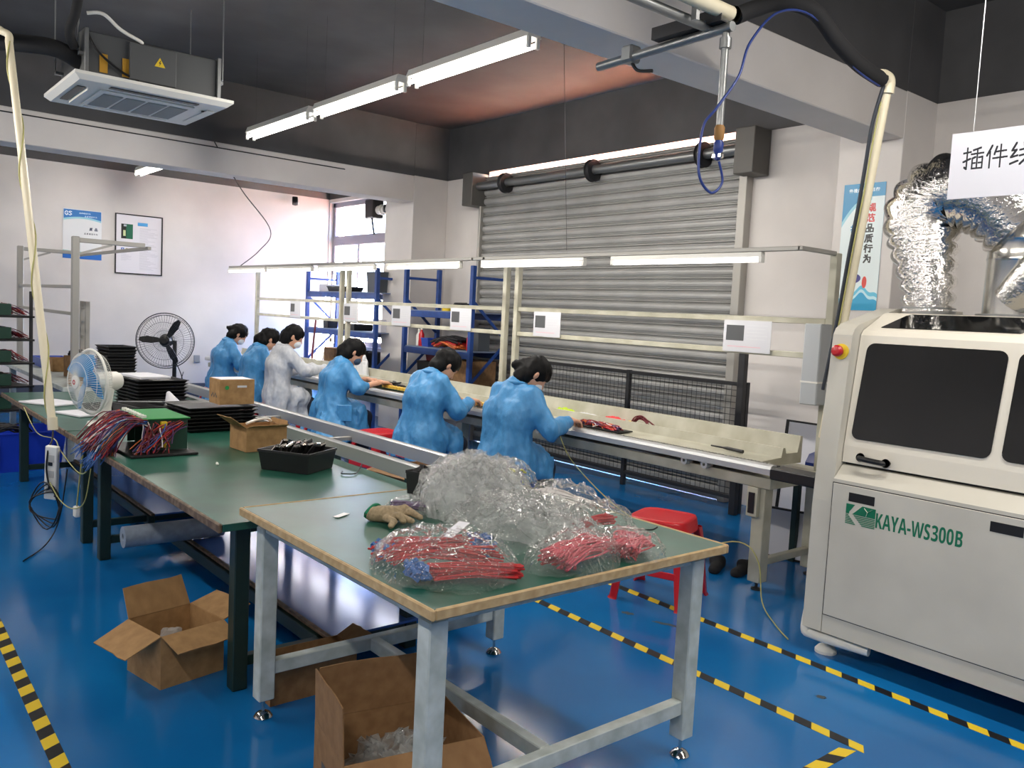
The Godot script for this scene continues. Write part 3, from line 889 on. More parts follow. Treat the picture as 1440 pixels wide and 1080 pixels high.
func machine_group() -> void:
	var X := Basis(V(0, 0, 1), V(0, 1, 0), V(-1, 0, 0))   # local x -> world z, local z -> world -x  (prisms drawn in z,y)
	var xr := -0.1
	var t := thing("spray_machine", "large cream coating machine with dark glass hood and green lettering", "machine", V(0, 0, 0))
	var low := PackedVector2Array([V2(-3.545, 0.12), V2(-3.545, 0.837), V2(-3.615, 0.897), V2(-4.75, 0.897), V2(-4.75, 0.12)])
	part(t, "body", M().prism(low, 0.1, 1.953), mats.machine, Transform3D(X, Vector3.ZERO))
	var plate := PackedVector2Array([V2(-3.545, 0.12), V2(-3.548, 0.727), V2(-3.562, 0.926), V2(-3.613, 1.487), V2(-3.63, 1.515), V2(-3.668, 1.538), V2(-4.016, 1.623), V2(-4.75, 1.64), V2(-4.75, 0.12)])
	part(t, "end_plate", M().prism(plate, 1.957, 2.05), mats.machine, Transform3D(X, Vector3.ZERO))
	part(t, "hood_gap", M().span(V(-1.953, 0.897, -4.7), V(xr, 0.91, -3.64)), mats.black_plastic)
	var hd := PackedVector2Array([V2(-3.608, 0.91), V2(-3.612, 0.985), V2(-3.682, 1.49), V2(-3.70, 1.512), V2(-3.89, 1.6), V2(-4.75, 1.62), V2(-4.75, 0.91)])
	var hood := part(t, "hood", M().prism(hd, 0.1, 1.953), mats.machine_light, Transform3D(X, Vector3.ZERO))
	# black glass windows on the sloping hood
	var gl := mat("dark_glass", rgb(14, 15, 16), 0.06)
	var tilt := Transform3D(Basis(Vector3.RIGHT, -atan2(0.07, 0.505)), V(0, 0.985, -3.611))
	for w in [[-1.925, -1.335], [-1.295, -0.72], [-0.68, -0.14]]:
		part(t, "glass_window", M().prism(round_rect(w[0], 0.035, w[1], 0.475, 0.035, 0.03), 0.0005, 0.004), gl, tilt)
	var tilt2 := Transform3D(Basis(Vector3.RIGHT, -atan2(0.19, 0.088)), V(0, 1.512, -3.699))
	for w in [[-1.885, -1.29], [-1.24, -0.7], [-0.65, -0.14]]:
		var tz := PackedVector2Array([V2(w[0], 0.035), V2(w[1] - 0.02, 0.035), V2(w[1], 0.06), V2(w[1], 0.17), V2(w[1] - 0.03, 0.19), V2(w[0] + 0.07, 0.19), V2(w[0] + 0.05, 0.175)])
		part(t, "glass_window", M().prism(tz, 0.0005, 0.004), gl, tilt2)
	var hn := part(t, "handle", M().tube(curve([V(-1.86, 0.945, -3.606), V(-1.857, 0.945, -3.575), V(-1.84, 0.942, -3.566), V(-1.8, 0.94, -3.564), V(-1.76, 0.938, -3.566), V(-1.742, 0.936, -3.575), V(-1.74, 0.936, -3.606)], 4), 0.012, 10), mats.black_plastic)
	part(hn, "handle_end", M().ball(V(-1.858, 0.945, -3.585), V(0.018, 0.02, 0.02), 12, 8), mats.black_plastic)
	part(hn, "handle_end", M().ball(V(-1.742, 0.937, -3.585), V(0.018, 0.02, 0.02), 12, 8), mats.black_plastic)
	# door with a shadow gap
	part(t, "door_gap", M().span(V(-1.955, 0.203, -3.546), V(-0.35, 0.822, -3.5444)), mats.dark_steel)
	var dr := part(t, "door", M().span(V(-1.951, 0.207, -3.5443), V(-0.354, 0.818, -3.5405), 0.002), mats.machine)
	for w in [[-1.872, -1.753, 0.749, 0.789], [-1.283, -1.163, 0.749, 0.79]]:
		part(dr, "grip_slot", M().span(V(w[0], w[2], -3.543), V(w[1], w[3], -3.5395)), mats.black_plastic)
	var green := mat("print_green", rgb(4, 110, 78), 0.45)
	var logo := part(dr, "logo", M().prism(PackedVector2Array([V2(0, 0.52), V2(0, 1), V2(0.3, 1), V2(0.12, 0.62), V2(0.12, 0.52)]), 0, 0.01), green, Transform3D(Basis().scaled(V(0.136, 0.093, 0.1)), V(-1.88, 0.645, -3.5406)))
	var lt := logo.transform.affine_inverse()
	var lg := Transform3D(Basis().scaled(V(0.136, 0.093, 0.1)), V(-1.88, 0.645, -3.5406))
	part(logo, "logo_block", M().prism(PackedVector2Array([V2(0.22, 0.52), V2(0.55, 1), V2(1, 0.98), V2(1, 0.52)]), 0, 0.01), green, lt * lg)
	for k in 6:
		var yy := 0.44 - k * 0.08
		part(logo, "logo_stripe", M().prism(PackedVector2Array([V2(0.0, yy), V2(0.0, yy + 0.05), V2(0.08 + k * 0.05, yy + 0.05), V2(0.11 + k * 0.05, yy)]), 0, 0.01), green, lt * lg)
		part(logo, "logo_stripe", M().prism(PackedVector2Array([V2(0.3 + k * 0.055, yy), V2(0.27 + k * 0.055, yy + 0.05), V2(1.0, yy + 0.05), V2(1.0, yy)]), 0, 0.01), green, lt * lg)
	for ln in [[0.62, 0.94, 0.74, 0.76], [0.9, 0.94, 0.74, 0.76], [0.74, 0.78, 0.7, 0.56]]:
		part(logo, "logo_letter", M().bar(V(ln[0], ln[1], 0.012), V(ln[2], ln[3], 0.012), 0.002, 0.09, 0, Vector3.BACK), mats.machine_light, lt * lg)
	var tm := TextMesh.new()
	var sf := SystemFont.new()
	sf.font_names = PackedStringArray(["Droid Sans"])
	sf.font_weight = 700
	tm.font = sf
	tm.text = "KAYA-WS300B"
	tm.font_size = 64
	tm.pixel_size = 0.001
	tm.depth = 0.02
	var bb := tm.get_aabb()
	var sx := 0.362 / bb.size.x
	var sy := 0.068 / bb.size.y
	part(dr, "lettering", tm, green, Transform3D(Basis().scaled(V(sx, sy, 0.05)), V(-1.56 - bb.get_center().x * sx, 0.69 - bb.get_center().y * sy, -3.5403)))
	# feet, drain, emergency stop
	for q in [V(-1.97, 0, -3.63), V(-0.4, 0, -3.63), V(-1.97, 0, -4.65), V(-0.4, 0, -4.65)]:
		part(t, "foot", M().at(q).lathe([V2(0, 0), V2(0.05, 0), V2(0.05, 0.012), V2(0.035, 0.03), V2(0.012, 0.04), V2(0.012, 0.12)], 18), mats.white_plastic)
	part(t, "drain_pipe", M().tube(curve([V(-2.04, 0.19, -3.575), V(-2.045, 0.1, -3.57), V(-2.02, 0.085, -3.575), V(-1.9, 0.085, -3.58), V(-1.75, 0.085, -3.6)], 6), 0.024, 12), mats.white_plastic)
	var es := Transform3D(Basis(Vector3.RIGHT, PI / 2 - 0.09), V(-2.0, 1.41, -3.606))
	var ye := part(t, "stop_plate", M().lathe([V2(0, 0), V2(0.036, 0), V2(0.036, 0.006), V2(0.02, 0.01), V2(0, 0.01)], 20), mats.yellow, es)
	part(ye, "stop_button", M().lathe([V2(0, 0.01), V2(0.016, 0.01), V2(0.016, 0.028), V2(0.026, 0.032), V2(0.026, 0.045), V2(0.018, 0.054), V2(0, 0.056)], 20), mats.red_plastic)
	# foil ducts on top
	var foil := mat("foil", rgb(226, 224, 220), 0.16, 1.0)
	foil.heightmap_enabled = false
	foil.normal_enabled = true
	var nz := noise_tex(31, 0.035, Color.BLACK, Color.WHITE, 512, 4)
	nz.as_normal_map = true
	nz.bump_strength = 10.0
	nz.color_ramp = null
	foil.normal_texture = nz
	foil.normal_scale = 0.4
	foil.uv1_triplanar = true
	foil.uv1_scale = V(2.2, 2.2, 2.2)
	var path := curve([V(-1.84, 1.6, -4.08), V(-1.85, 1.74, -4.08), V(-1.885, 1.92, -4.08), V(-1.9, 2.06, -4.08), V(-1.83, 2.16, -4.09), V(-1.70, 2.17, -4.1), V(-1.57, 2.11, -4.12), V(-1.47, 2.0, -4.14)], 22)
	var rr := []
	for k in path.size():
		var f := float(k) / path.size()
		var base := lerpf(0.104, 0.172, clampf((f - 0.12) * 3.2, 0, 1))
		rr.append(base - 0.006 + 0.022 * absf(sin(k * PI / 9.0)) - (0.02 if k < 3 else 0.0))
	var d1 := thing("foil_duct", "crinkled silver flexible foil duct bending over the machine top", "duct", V(0, 0, 0))
	part(d1, "flexible_hose", M().tube(path, rr, 40), foil)
	part(d1, "collar", M().at(V(-1.84, 1.585, -4.08)).lathe([V2(0.1, 0), V2(0.118, 0), V2(0.118, 0.05), V2(0.1, 0.05)], 32), mats.galv)
	var d2 := thing("exhaust_duct", "wide smooth silver exhaust pipe standing beside the foil duct", "duct", V(-1.5, 1.6, -4.16))
	part(d2, "pipe", M().lathe([V2(0.12, 0), V2(0.125, 0.0), V2(0.122, 0.25), V2(0.126, 0.26), V2(0.122, 0.27), V2(0.122, 0.34), V2(0.127, 0.35), V2(0.122, 0.36), V2(0.12, 0.47), V2(0.1, 0.47)], 32), mat("duct_smooth", rgb(214, 212, 206), 0.22, 1.0))
	part(d2, "side_branch", M().tube([V(0.02, 0.08, 0.06), V(0.12, 0.2, 0.1), V(0.3, 0.42, 0.12)], 0.09, 24), foil)
	part(d2, "base_ring", M().lathe([V2(0.12, 0), V2(0.15, 0), V2(0.15, 0.012), V2(0.126, 0.014)], 32), mats.galv)
	# hanging sign
	var im := Image.create(960, 300, false, Image.FORMAT_RGB8)
	im.fill(rgb(206, 206, 214))
	var k2 := 0
	for g in ["cha", "jian", "xian"]:
		stroke(im, g, 64 + k2 * 118, 68, 108, 8, rgb(40, 40, 44))
		k2 += 1
	var sg := thing("hanging_sign", "white hanging sign with black Chinese characters above the machine", "sign", V(-1.235, 2.2, -3.62))
	part(sg, "sign_board", printed_sheet(0.72, 0.265, 0.006), print_mat("sign_print", im, 0.2), Transform3D(Basis(), Vector3.ZERO))
	for q in [-0.28, 0.28]:
		part(sg, "sign_wire", M().rod(V(q, 0.13, 0.003), V(q, HC - 2.2, 0.003), 0.0022, 5), mats.alu)
	# poster on the column
	var po := Image.create(300, 900, false, Image.FORMAT_RGB8)
	po.fill(rgb(222, 234, 236))
	for y in 900:
		for x in 300:
			var c := po.get_pixel(x, y)
			var top := 95.0 + 0.0048 * pow(maxf(0, 190.0 - x), 2.0)
			if y < top:
				c = rgb(26, 140, 190)
			elif y < top + 26 + (190 - x) * 0.06 and x < 210:
				c = rgb(150, 208, 224)
			var wv := 770.0 + 34 * sin(x * 0.021 + 0.8) + 14 * sin(x * 0.06)
			if y > wv + 50:
				c = rgb(40, 160, 205)
			elif y > wv + 28:
				c = rgb(190, 228, 238)
			elif y > wv:
				c = rgb(96, 190, 220)
			if pow((x - 200.0) / 17.0, 2) + pow((y - 700.0) / 42.0, 2) < 1.0:
				c = rgb(214, 60, 50)
			if pow((x - 120.0) / 52.0, 2) + pow((y - 672.0) / 34.0, 2) < 1.0:
				c = rgb(58, 52, 130)
			po.set_pixel(x, y, c)
	k2 = 0
	for g in ["gui", "fan", "pin", "zhi", "xing", "wei"]:
		stroke(po, g, 178, 142 + k2 * 72, 62, 9, rgb(200, 36, 36) if k2 < 2 else rgb(28, 30, 34))
		k2 += 1
	k2 = 0
	for g in ["ti", "shang", "pin", "zhi"]:
		stroke(po, g, 72, 292 + k2 * 68, 54, 8, rgb(30, 130, 180) if k2 < 2 else rgb(28, 30, 34))
		k2 += 1
	k2 = 0
	for g in ["jian", "ti", "gui", "pin", "zhi", "fan", "xing"]:
		stroke(po, g, 40 + k2 * 32, 34, 27, 4, rgb(228, 244, 250))
		k2 += 1
	single("wall_poster", printed_sheet(0.3, 0.87), print_mat("poster_print", po, 0.35), "tall blue and white quality poster with red and black characters", "poster", "", V(-3.015, 2.09, -5.571))
	ceiling_pipes()

func ceiling_pipes() -> void:
	var t := thing("cable_conduit", "white cable conduit and steel pipe under the beam at the top", "conduit", V(0, 0, 0))
	part(t, "white_trunk", M().tube([V(-2.17, 2.75, 1.0), V(-2.17, 2.75, -2.86)], 0.03, 14), mats.pvc)
	part(t, "trunk_cap", M().at(V(-2.17, 2.75, -2.86)).ball(Vector3.ZERO, V(0.036, 0.036, 0.03), 14, 8), mats.pvc)
	part(t, "steel_pipe", M().tube([V(-2.24, 2.7, 1.0), V(-2.24, 2.7, -2.8)], 0.02, 12), mats.galv)
	part(t, "cross_pipe", M().tube([V(-2.9, 2.68, -2.84), V(-2.12, 2.68, -2.8)], 0.02, 12), mats.galv)
	part(t, "angle_bar", M().prism(PackedVector2Array([V2(-0.02, 0), V2(0.03, 0), V2(0.03, 0.005), V2(-0.015, 0.005), V2(-0.015, 0.05), V2(-0.02, 0.05)]), -0.36, 0.0), mats.dark_steel, Transform3D(Basis(V(0, 0, -1), V(0, 1, 0), V(1, 0, 0)), V(-2.15, 2.7, -2.78)))
	part(t, "pipe_clamp", M().span(V(-2.73, 2.655, -2.87), V(-2.66, 2.73, -2.8), 0.01), mats.galv)
	part(t, "valve_lever", M().tube(curve([V(-2.69, 2.66, -2.84), V(-2.67, 2.625, -2.86), V(-2.6, 2.615, -2.88)], 5), 0.008, 6), mats.black_plastic)
	part(t, "hanger_rod", M().span(V(-2.2, 2.68, -2.66), V(-2.175, HC, -2.64)), mats.galv)
	var d := thing("air_drop_pipe", "thin galvanised drop pipe with taped valve hanging from the conduit", "pipe", V(-2.15, 0, -2.8))
	part(d, "pipe", M().tube([V(0, 2.66, 0), V(0, 2.25, 0)], 0.015, 12), mats.galv)
	part(d, "tee", M().tube([V(0, 2.64, 0), V(0, 2.6, 0)], 0.024, 12), mats.galv)
	part(d, "tape_wrap", M().lathe([V2(0.016, 2.24), V2(0.02, 2.25), V2(0.021, 2.29), V2(0.016, 2.3)], 12), mat("wrap_tan", rgb(150, 110, 60), 0.7))
	part(d, "valve", M().lathe([V2(0, 2.16), V2(0.012, 2.165), V2(0.014, 2.19), V2(0.02, 2.2), V2(0.02, 2.23), V2(0.012, 2.245), V2(0, 2.245)], 12), mat("valve_blue", rgb(40, 60, 130), 0.4))
	part(d, "valve_nut", M().span(V(-0.025, 2.17, -0.01), V(0.025, 2.19, 0.01), 0.004), mats.chrome)
	var hose := M().tube(curve([V(-2.17, 2.75, -2.88), V(-2.16, 2.81, -3.0), V(-2.14, 2.87, -3.15), V(-2.1, 2.87, -3.33), V(-2.08, 2.78, -3.5), V(-2.07, 2.72, -3.68), V(-2.06, 2.69, -3.88)], 8), 0.034, 12)
	single("black_hose", hose, mats.black_foam, "thick black hose arching from the conduit to the white pole", "hose")
	single("air_hose", M().tube(curve([V(-2.06, 2.66, -3.86), V(-2.07, 2.7, -3.64), V(-2.09, 2.84, -3.33), V(-2.13, 2.82, -3.12), V(-2.14, 2.66, -2.95), V(-2.12, 2.5, -2.86), V(-2.14, 2.36, -2.76), V(-2.17, 2.28, -2.72), V(-2.16, 2.1, -2.7), V(-2.15, 2.03, -2.77), V(-2.15, 2.08, -2.84), V(-2.15, 2.16, -2.81)], 8), 0.0055, 6), mat("hose_blue", rgb(40, 62, 130), 0.4), "thin blue air hose looping from the black hose to the valve", "hose")
	var p := thing("conduit_pole", "white plastic conduit pole leading down behind the machine", "pole", V(0, 0, 0))
	part(p, "pole", M().tube([V(-2.285, 0.95, -4.0), V(-2.06, 2.66, -3.94)], 0.02, 14), mats.pvc)
	part(p, "elbow", M().tube(curve([V(-2.061, 2.64, -3.94), V(-2.056, 2.695, -3.935), V(-2.06, 2.71, -3.9), V(-2.06, 2.705, -3.86)], 5), 0.031, 14), mats.pvc)
	single("pole_wire", M().tube(curve([V(-2.06, 2.67, -3.9), V(-2.1, 2.5, -3.9), V(-2.13, 2.3, -3.92), V(-2.155, 2.1, -3.93), V(-2.185, 1.9, -3.94), V(-2.225, 1.6, -3.955), V(-2.28, 1.2, -3.96)], 6), 0.009, 6), mat("wire_dark", rgb(44, 50, 60), 0.5), "dark wire taped along the white conduit pole", "wire")
	single("earth_wire", M().tube(curve([V(-2.075, 2.6, -3.915), V(-2.095, 2.4, -3.905), V(-2.12, 2.2, -3.915), V(-2.15, 2.0, -3.925), V(-2.178, 1.8, -3.935), V(-2.22, 1.5, -3.95)], 6), 0.004, 5), mat("wire_yellow", rgb(176, 172, 104), 0.5), "yellow earth wire taped along the white conduit pole", "wire")

# ---------------------------------------------------------------- bodies as distance fields
class SDF:
	var cell: float
	var org: Vector3
	var nx: int
	var ny: int
	var nz: int
	var f := PackedFloat32Array()

	func _init(lo: Vector3, hi: Vector3, c: float) -> void:
		cell = c
		org = lo
		var d := (hi - lo) / c
		nx = int(d.x) + 2
		ny = int(d.y) + 2
		nz = int(d.z) + 2
		f.resize(nx * ny * nz)
		f.fill(0.5)

	func cap(a: Vector3, b: Vector3, ra: float, rb: float, k := 0.03) -> SDF:
		var m := maxf(ra, rb) + k + 2.0 * cell
		var lo := (a.min(b) - Vector3.ONE * m - org) / cell
		var hi := (a.max(b) + Vector3.ONE * m - org) / cell
		var ba := b - a
		var bb := maxf(ba.length_squared(), 1e-9)
		for z in range(maxi(0, int(lo.z)), mini(nz, int(hi.z) + 1)):
			for y in range(maxi(0, int(lo.y)), mini(ny, int(hi.y) + 1)):
				var row := (z * ny + y) * nx
				for x in range(maxi(0, int(lo.x)), mini(nx, int(hi.x) + 1)):
					var p := org + Vector3(x, y, z) * cell - a
					var t := clampf(p.dot(ba) / bb, 0.0, 1.0)
					var d := (p - ba * t).length() - (ra + (rb - ra) * t)
					var o := f[row + x]
					var h := maxf(k - absf(o - d), 0.0) / k
					f[row + x] = minf(o, d) - h * h * k * 0.25
		return self

	func ell(c: Vector3, r: Vector3, k := 0.02, b := Basis()) -> SDF:
		var m := maxf(r.x, maxf(r.y, r.z)) + k + 2.0 * cell
		var lo := (c - Vector3.ONE * m - org) / cell
		var hi := (c + Vector3.ONE * m - org) / cell
		var ib := b.inverse()
		var rm := minf(r.x, minf(r.y, r.z))
		for z in range(maxi(0, int(lo.z)), mini(nz, int(hi.z) + 1)):
			for y in range(maxi(0, int(lo.y)), mini(ny, int(hi.y) + 1)):
				var row := (z * ny + y) * nx
				for x in range(maxi(0, int(lo.x)), mini(nx, int(hi.x) + 1)):
					var q := ib * (org + Vector3(x, y, z) * cell - c) / r
					var d := (q.length() - 1.0) * rm
					var o := f[row + x]
					var h := maxf(k - absf(o - d), 0.0) / k
					f[row + x] = minf(o, d) - h * h * k * 0.25
		return self

	# keep only what lies on the side of the plane that n points away from
	func cut(p0: Vector3, n: Vector3) -> SDF:
		var i := 0
		for z in nz:
			for y in ny:
				for x in nx:
					f[i] = maxf(f[i], (org + Vector3(x, y, z) * cell - p0).dot(n))
					i += 1
		return self

	func carve(c: Vector3, r: Vector3, b := Basis()) -> SDF:
		var ib := b.inverse()
		var rm := minf(r.x, minf(r.y, r.z))
		var i := 0
		for z in nz:
			for y in ny:
				for x in nx:
					if f[i] < 0.1:
						var q := ib * (org + Vector3(x, y, z) * cell - c) / r
						f[i] = maxf(f[i], -(q.length() - 1.0) * rm)
					i += 1
		return self

	func folds(nz_: FastNoiseLite, stretch: Vector3, amp0: float, amp1: float, y0: float, y1: float) -> SDF:
		var i := 0
		for z in nz:
			for y in ny:
				for x in nx:
					if absf(f[i]) < 0.05:
						var p := org + Vector3(x, y, z) * cell
						var a := lerpf(amp0, amp1, clampf((p.y - y0) / (y1 - y0), 0.0, 1.0))
						var q := p * stretch
						f[i] += a * nz_.get_noise_3d(q.x, q.y, q.z)
					i += 1
		return self

	func into(mb: MB) -> void:
		var vid := PackedInt32Array()
		vid.resize(nx * ny * nz)
		vid.fill(-1)
		var base := mb.v.size()
		var sy := nx
		var sz := nx * ny
		var off := [0, 1, sy, sy + 1, sz, sz + 1, sz + sy, sz + sy + 1]
		var pos := [Vector3(0, 0, 0), Vector3(1, 0, 0), Vector3(0, 1, 0), Vector3(1, 1, 0), Vector3(0, 0, 1), Vector3(1, 0, 1), Vector3(0, 1, 1), Vector3(1, 1, 1)]
		var edges := [0, 1, 2, 3, 4, 5, 6, 7, 0, 2, 1, 3, 4, 6, 5, 7, 0, 4, 1, 5, 2, 6, 3, 7]
		var pts := PackedVector3Array()
		var quads := PackedInt32Array()
		for z in nz - 1:
			for y in ny - 1:
				var row := (z * ny + y) * nx
				for x in nx - 1:
					var i := row + x
					var v0 := f[i]
					if v0 > 0.1:
						continue
					var neg := 0
					for o in off:
						if f[i + o] < 0.0:
							neg += 1
					if neg == 0 or neg == 8:
						continue
					var s := Vector3.ZERO
					var c := 0
					for e in range(0, 24, 2):
						var a := f[i + off[edges[e]]]
						var b := f[i + off[edges[e + 1]]]
						if (a < 0.0) != (b < 0.0):
							var pa: Vector3 = pos[edges[e]]
							var pb: Vector3 = pos[edges[e + 1]]
							s += pa + (pb - pa) * (a / (a - b))
							c += 1
					vid[i] = pts.size()
					pts.append(org + (Vector3(x, y, z) + s / c) * cell)
		for z in range(1, nz - 1):
			for y in range(1, ny - 1):
				var row := (z * ny + y) * nx
				for x in range(1, nx - 1):
					var i := row + x
					if vid[i] < 0:
						continue
					var a := f[i] < 0.0
					for q in 3:
						var st: int = [1, sy, sz][q]
						var b := f[i + st] < 0.0
						if a == b:
							continue
						var u: int = [sy, sz, 1][q]
						var w: int = [sz, 1, sy][q]
						var q0 := vid[i - u - w]
						var q1 := vid[i - w]
						var q2 := vid[i]
						var q3 := vid[i - u]
						if q0 < 0 or q1 < 0 or q3 < 0:
							continue
						if a:
							quads.append_array([q0, q1, q2, q3])
						else:
							quads.append_array([q3, q2, q1, q0])
		var nn := PackedVector3Array()
		nn.resize(pts.size())
		for k in range(0, quads.size(), 4):
			var n := (pts[quads[k + 2]] - pts[quads[k]]).cross(pts[quads[k + 3]] - pts[quads[k + 1]])
			for j in 4:
				nn[quads[k + j]] += n
		for k in pts.size():
			mb.vert(pts[k], nn[k].normalized() if nn[k].length() > 0 else Vector3.UP)
		for k in range(0, quads.size(), 4):
			var a := base + quads[k]
			var b := base + quads[k + 1]
			var c := base + quads[k + 2]
			var d := base + quads[k + 3]
			mb.idx.append_array([a, c, b, a, d, c])

var hand_src: MB
var head_src: MB

func append(dst: MB, src: MB, x: Transform3D) -> void:
	var base := dst.v.size()
	var flip := x.basis.determinant() < 0
	var nb := x.basis.inverse().transposed()
	for k in src.v.size():
		dst.v.append(x * src.v[k])
		dst.n.append((nb * src.n[k]).normalized())
		dst.uv.append(Vector2.ZERO)
	for k in range(0, src.idx.size(), 3):
		if flip:
			dst.idx.append_array([base + src.idx[k], base + src.idx[k + 2], base + src.idx[k + 1]])
		else:
			dst.idx.append_array([base + src.idx[k], base + src.idx[k + 1], base + src.idx[k + 2]])

# right hand, wrist at the origin, fingers towards -z, thumb towards -x, palm down
func make_hand() -> void:
	var s := SDF.new(V(-0.075, -0.07, -0.185), V(0.05, 0.035, 0.05), 0.004)
	s.cap(V(0, 0, 0.035), V(0, 0, 0), 0.024, 0.022, 0.015)
	s.cap(V(-0.022, 0, -0.01), V(-0.024, -0.004, -0.075), 0.015, 0.014, 0.012)
	s.cap(V(0.0, 0, -0.01), V(0.0, -0.002, -0.08), 0.016, 0.014, 0.012)
	s.cap(V(0.02, 0, -0.01), V(0.024, -0.004, -0.072), 0.015, 0.012, 0.012)
	var fx := [-0.028, -0.009, 0.01, 0.028]
	var fl := [0.036, 0.041, 0.038, 0.03]
	for k in 4:
		var a := V(fx[k], -0.003, -0.08 + absf(k - 1.2) * 0.004)
		var l: float = fl[k]
		var b := a + V(0, -0.012, -l)
		var c := b + V(0, -0.02, -l * 0.5)
		var d := c + V(0, -0.016, -l * 0.2)
		s.cap(a, b, 0.0092, 0.0085, 0.004)
		s.cap(b, c, 0.0085, 0.008, 0.003)
		s.cap(c, d, 0.008, 0.007, 0.003)
	s.cap(V(-0.02, -0.006, -0.02), V(-0.046, -0.018, -0.052), 0.014, 0.0105, 0.01)
	s.cap(V(-0.046, -0.018, -0.052), V(-0.044, -0.03, -0.085), 0.0105, 0.0085, 0.003)
	hand_src = M()
	s.into(hand_src)

# head, centre at the origin, face towards -z
func make_head() -> void:
	var s := SDF.new(V(-0.1, -0.16, -0.125), V(0.1, 0.125, 0.115), 0.0055)
	s.ell(V(0, 0.025, 0.01), V(0.074, 0.092, 0.092), 0.02)
	s.ell(V(0, -0.045, -0.025), V(0.056, 0.066, 0.062), 0.04)
	s.ell(V(0, -0.092, -0.055), V(0.024, 0.018, 0.02), 0.025)
	s.cap(V(0, 0.012, -0.083), V(0, -0.022, -0.102), 0.008, 0.012, 0.012)
	s.cap(V(-0.02, -0.056, -0.078), V(0.02, -0.056, -0.078), 0.007, 0.007, 0.006)
	s.cap(V(-0.034, 0.03, -0.074), V(0.034, 0.03, -0.074), 0.009, 0.009, 0.015)
	for sx in [-1, 1]:
		s.ell(V(sx * 0.075, -0.008, 0.012), V(0.01, 0.03, 0.018), 0.008, Basis(Vector3.UP, sx * 0.4))
		s.carve(V(sx * 0.03, 0.008, -0.092), V(0.017, 0.009, 0.014))
	s.cap(V(0, -0.06, 0.02), V(0, -0.15, 0.035), 0.048, 0.05, 0.025)
	head_src = M()
	s.into(head_src)

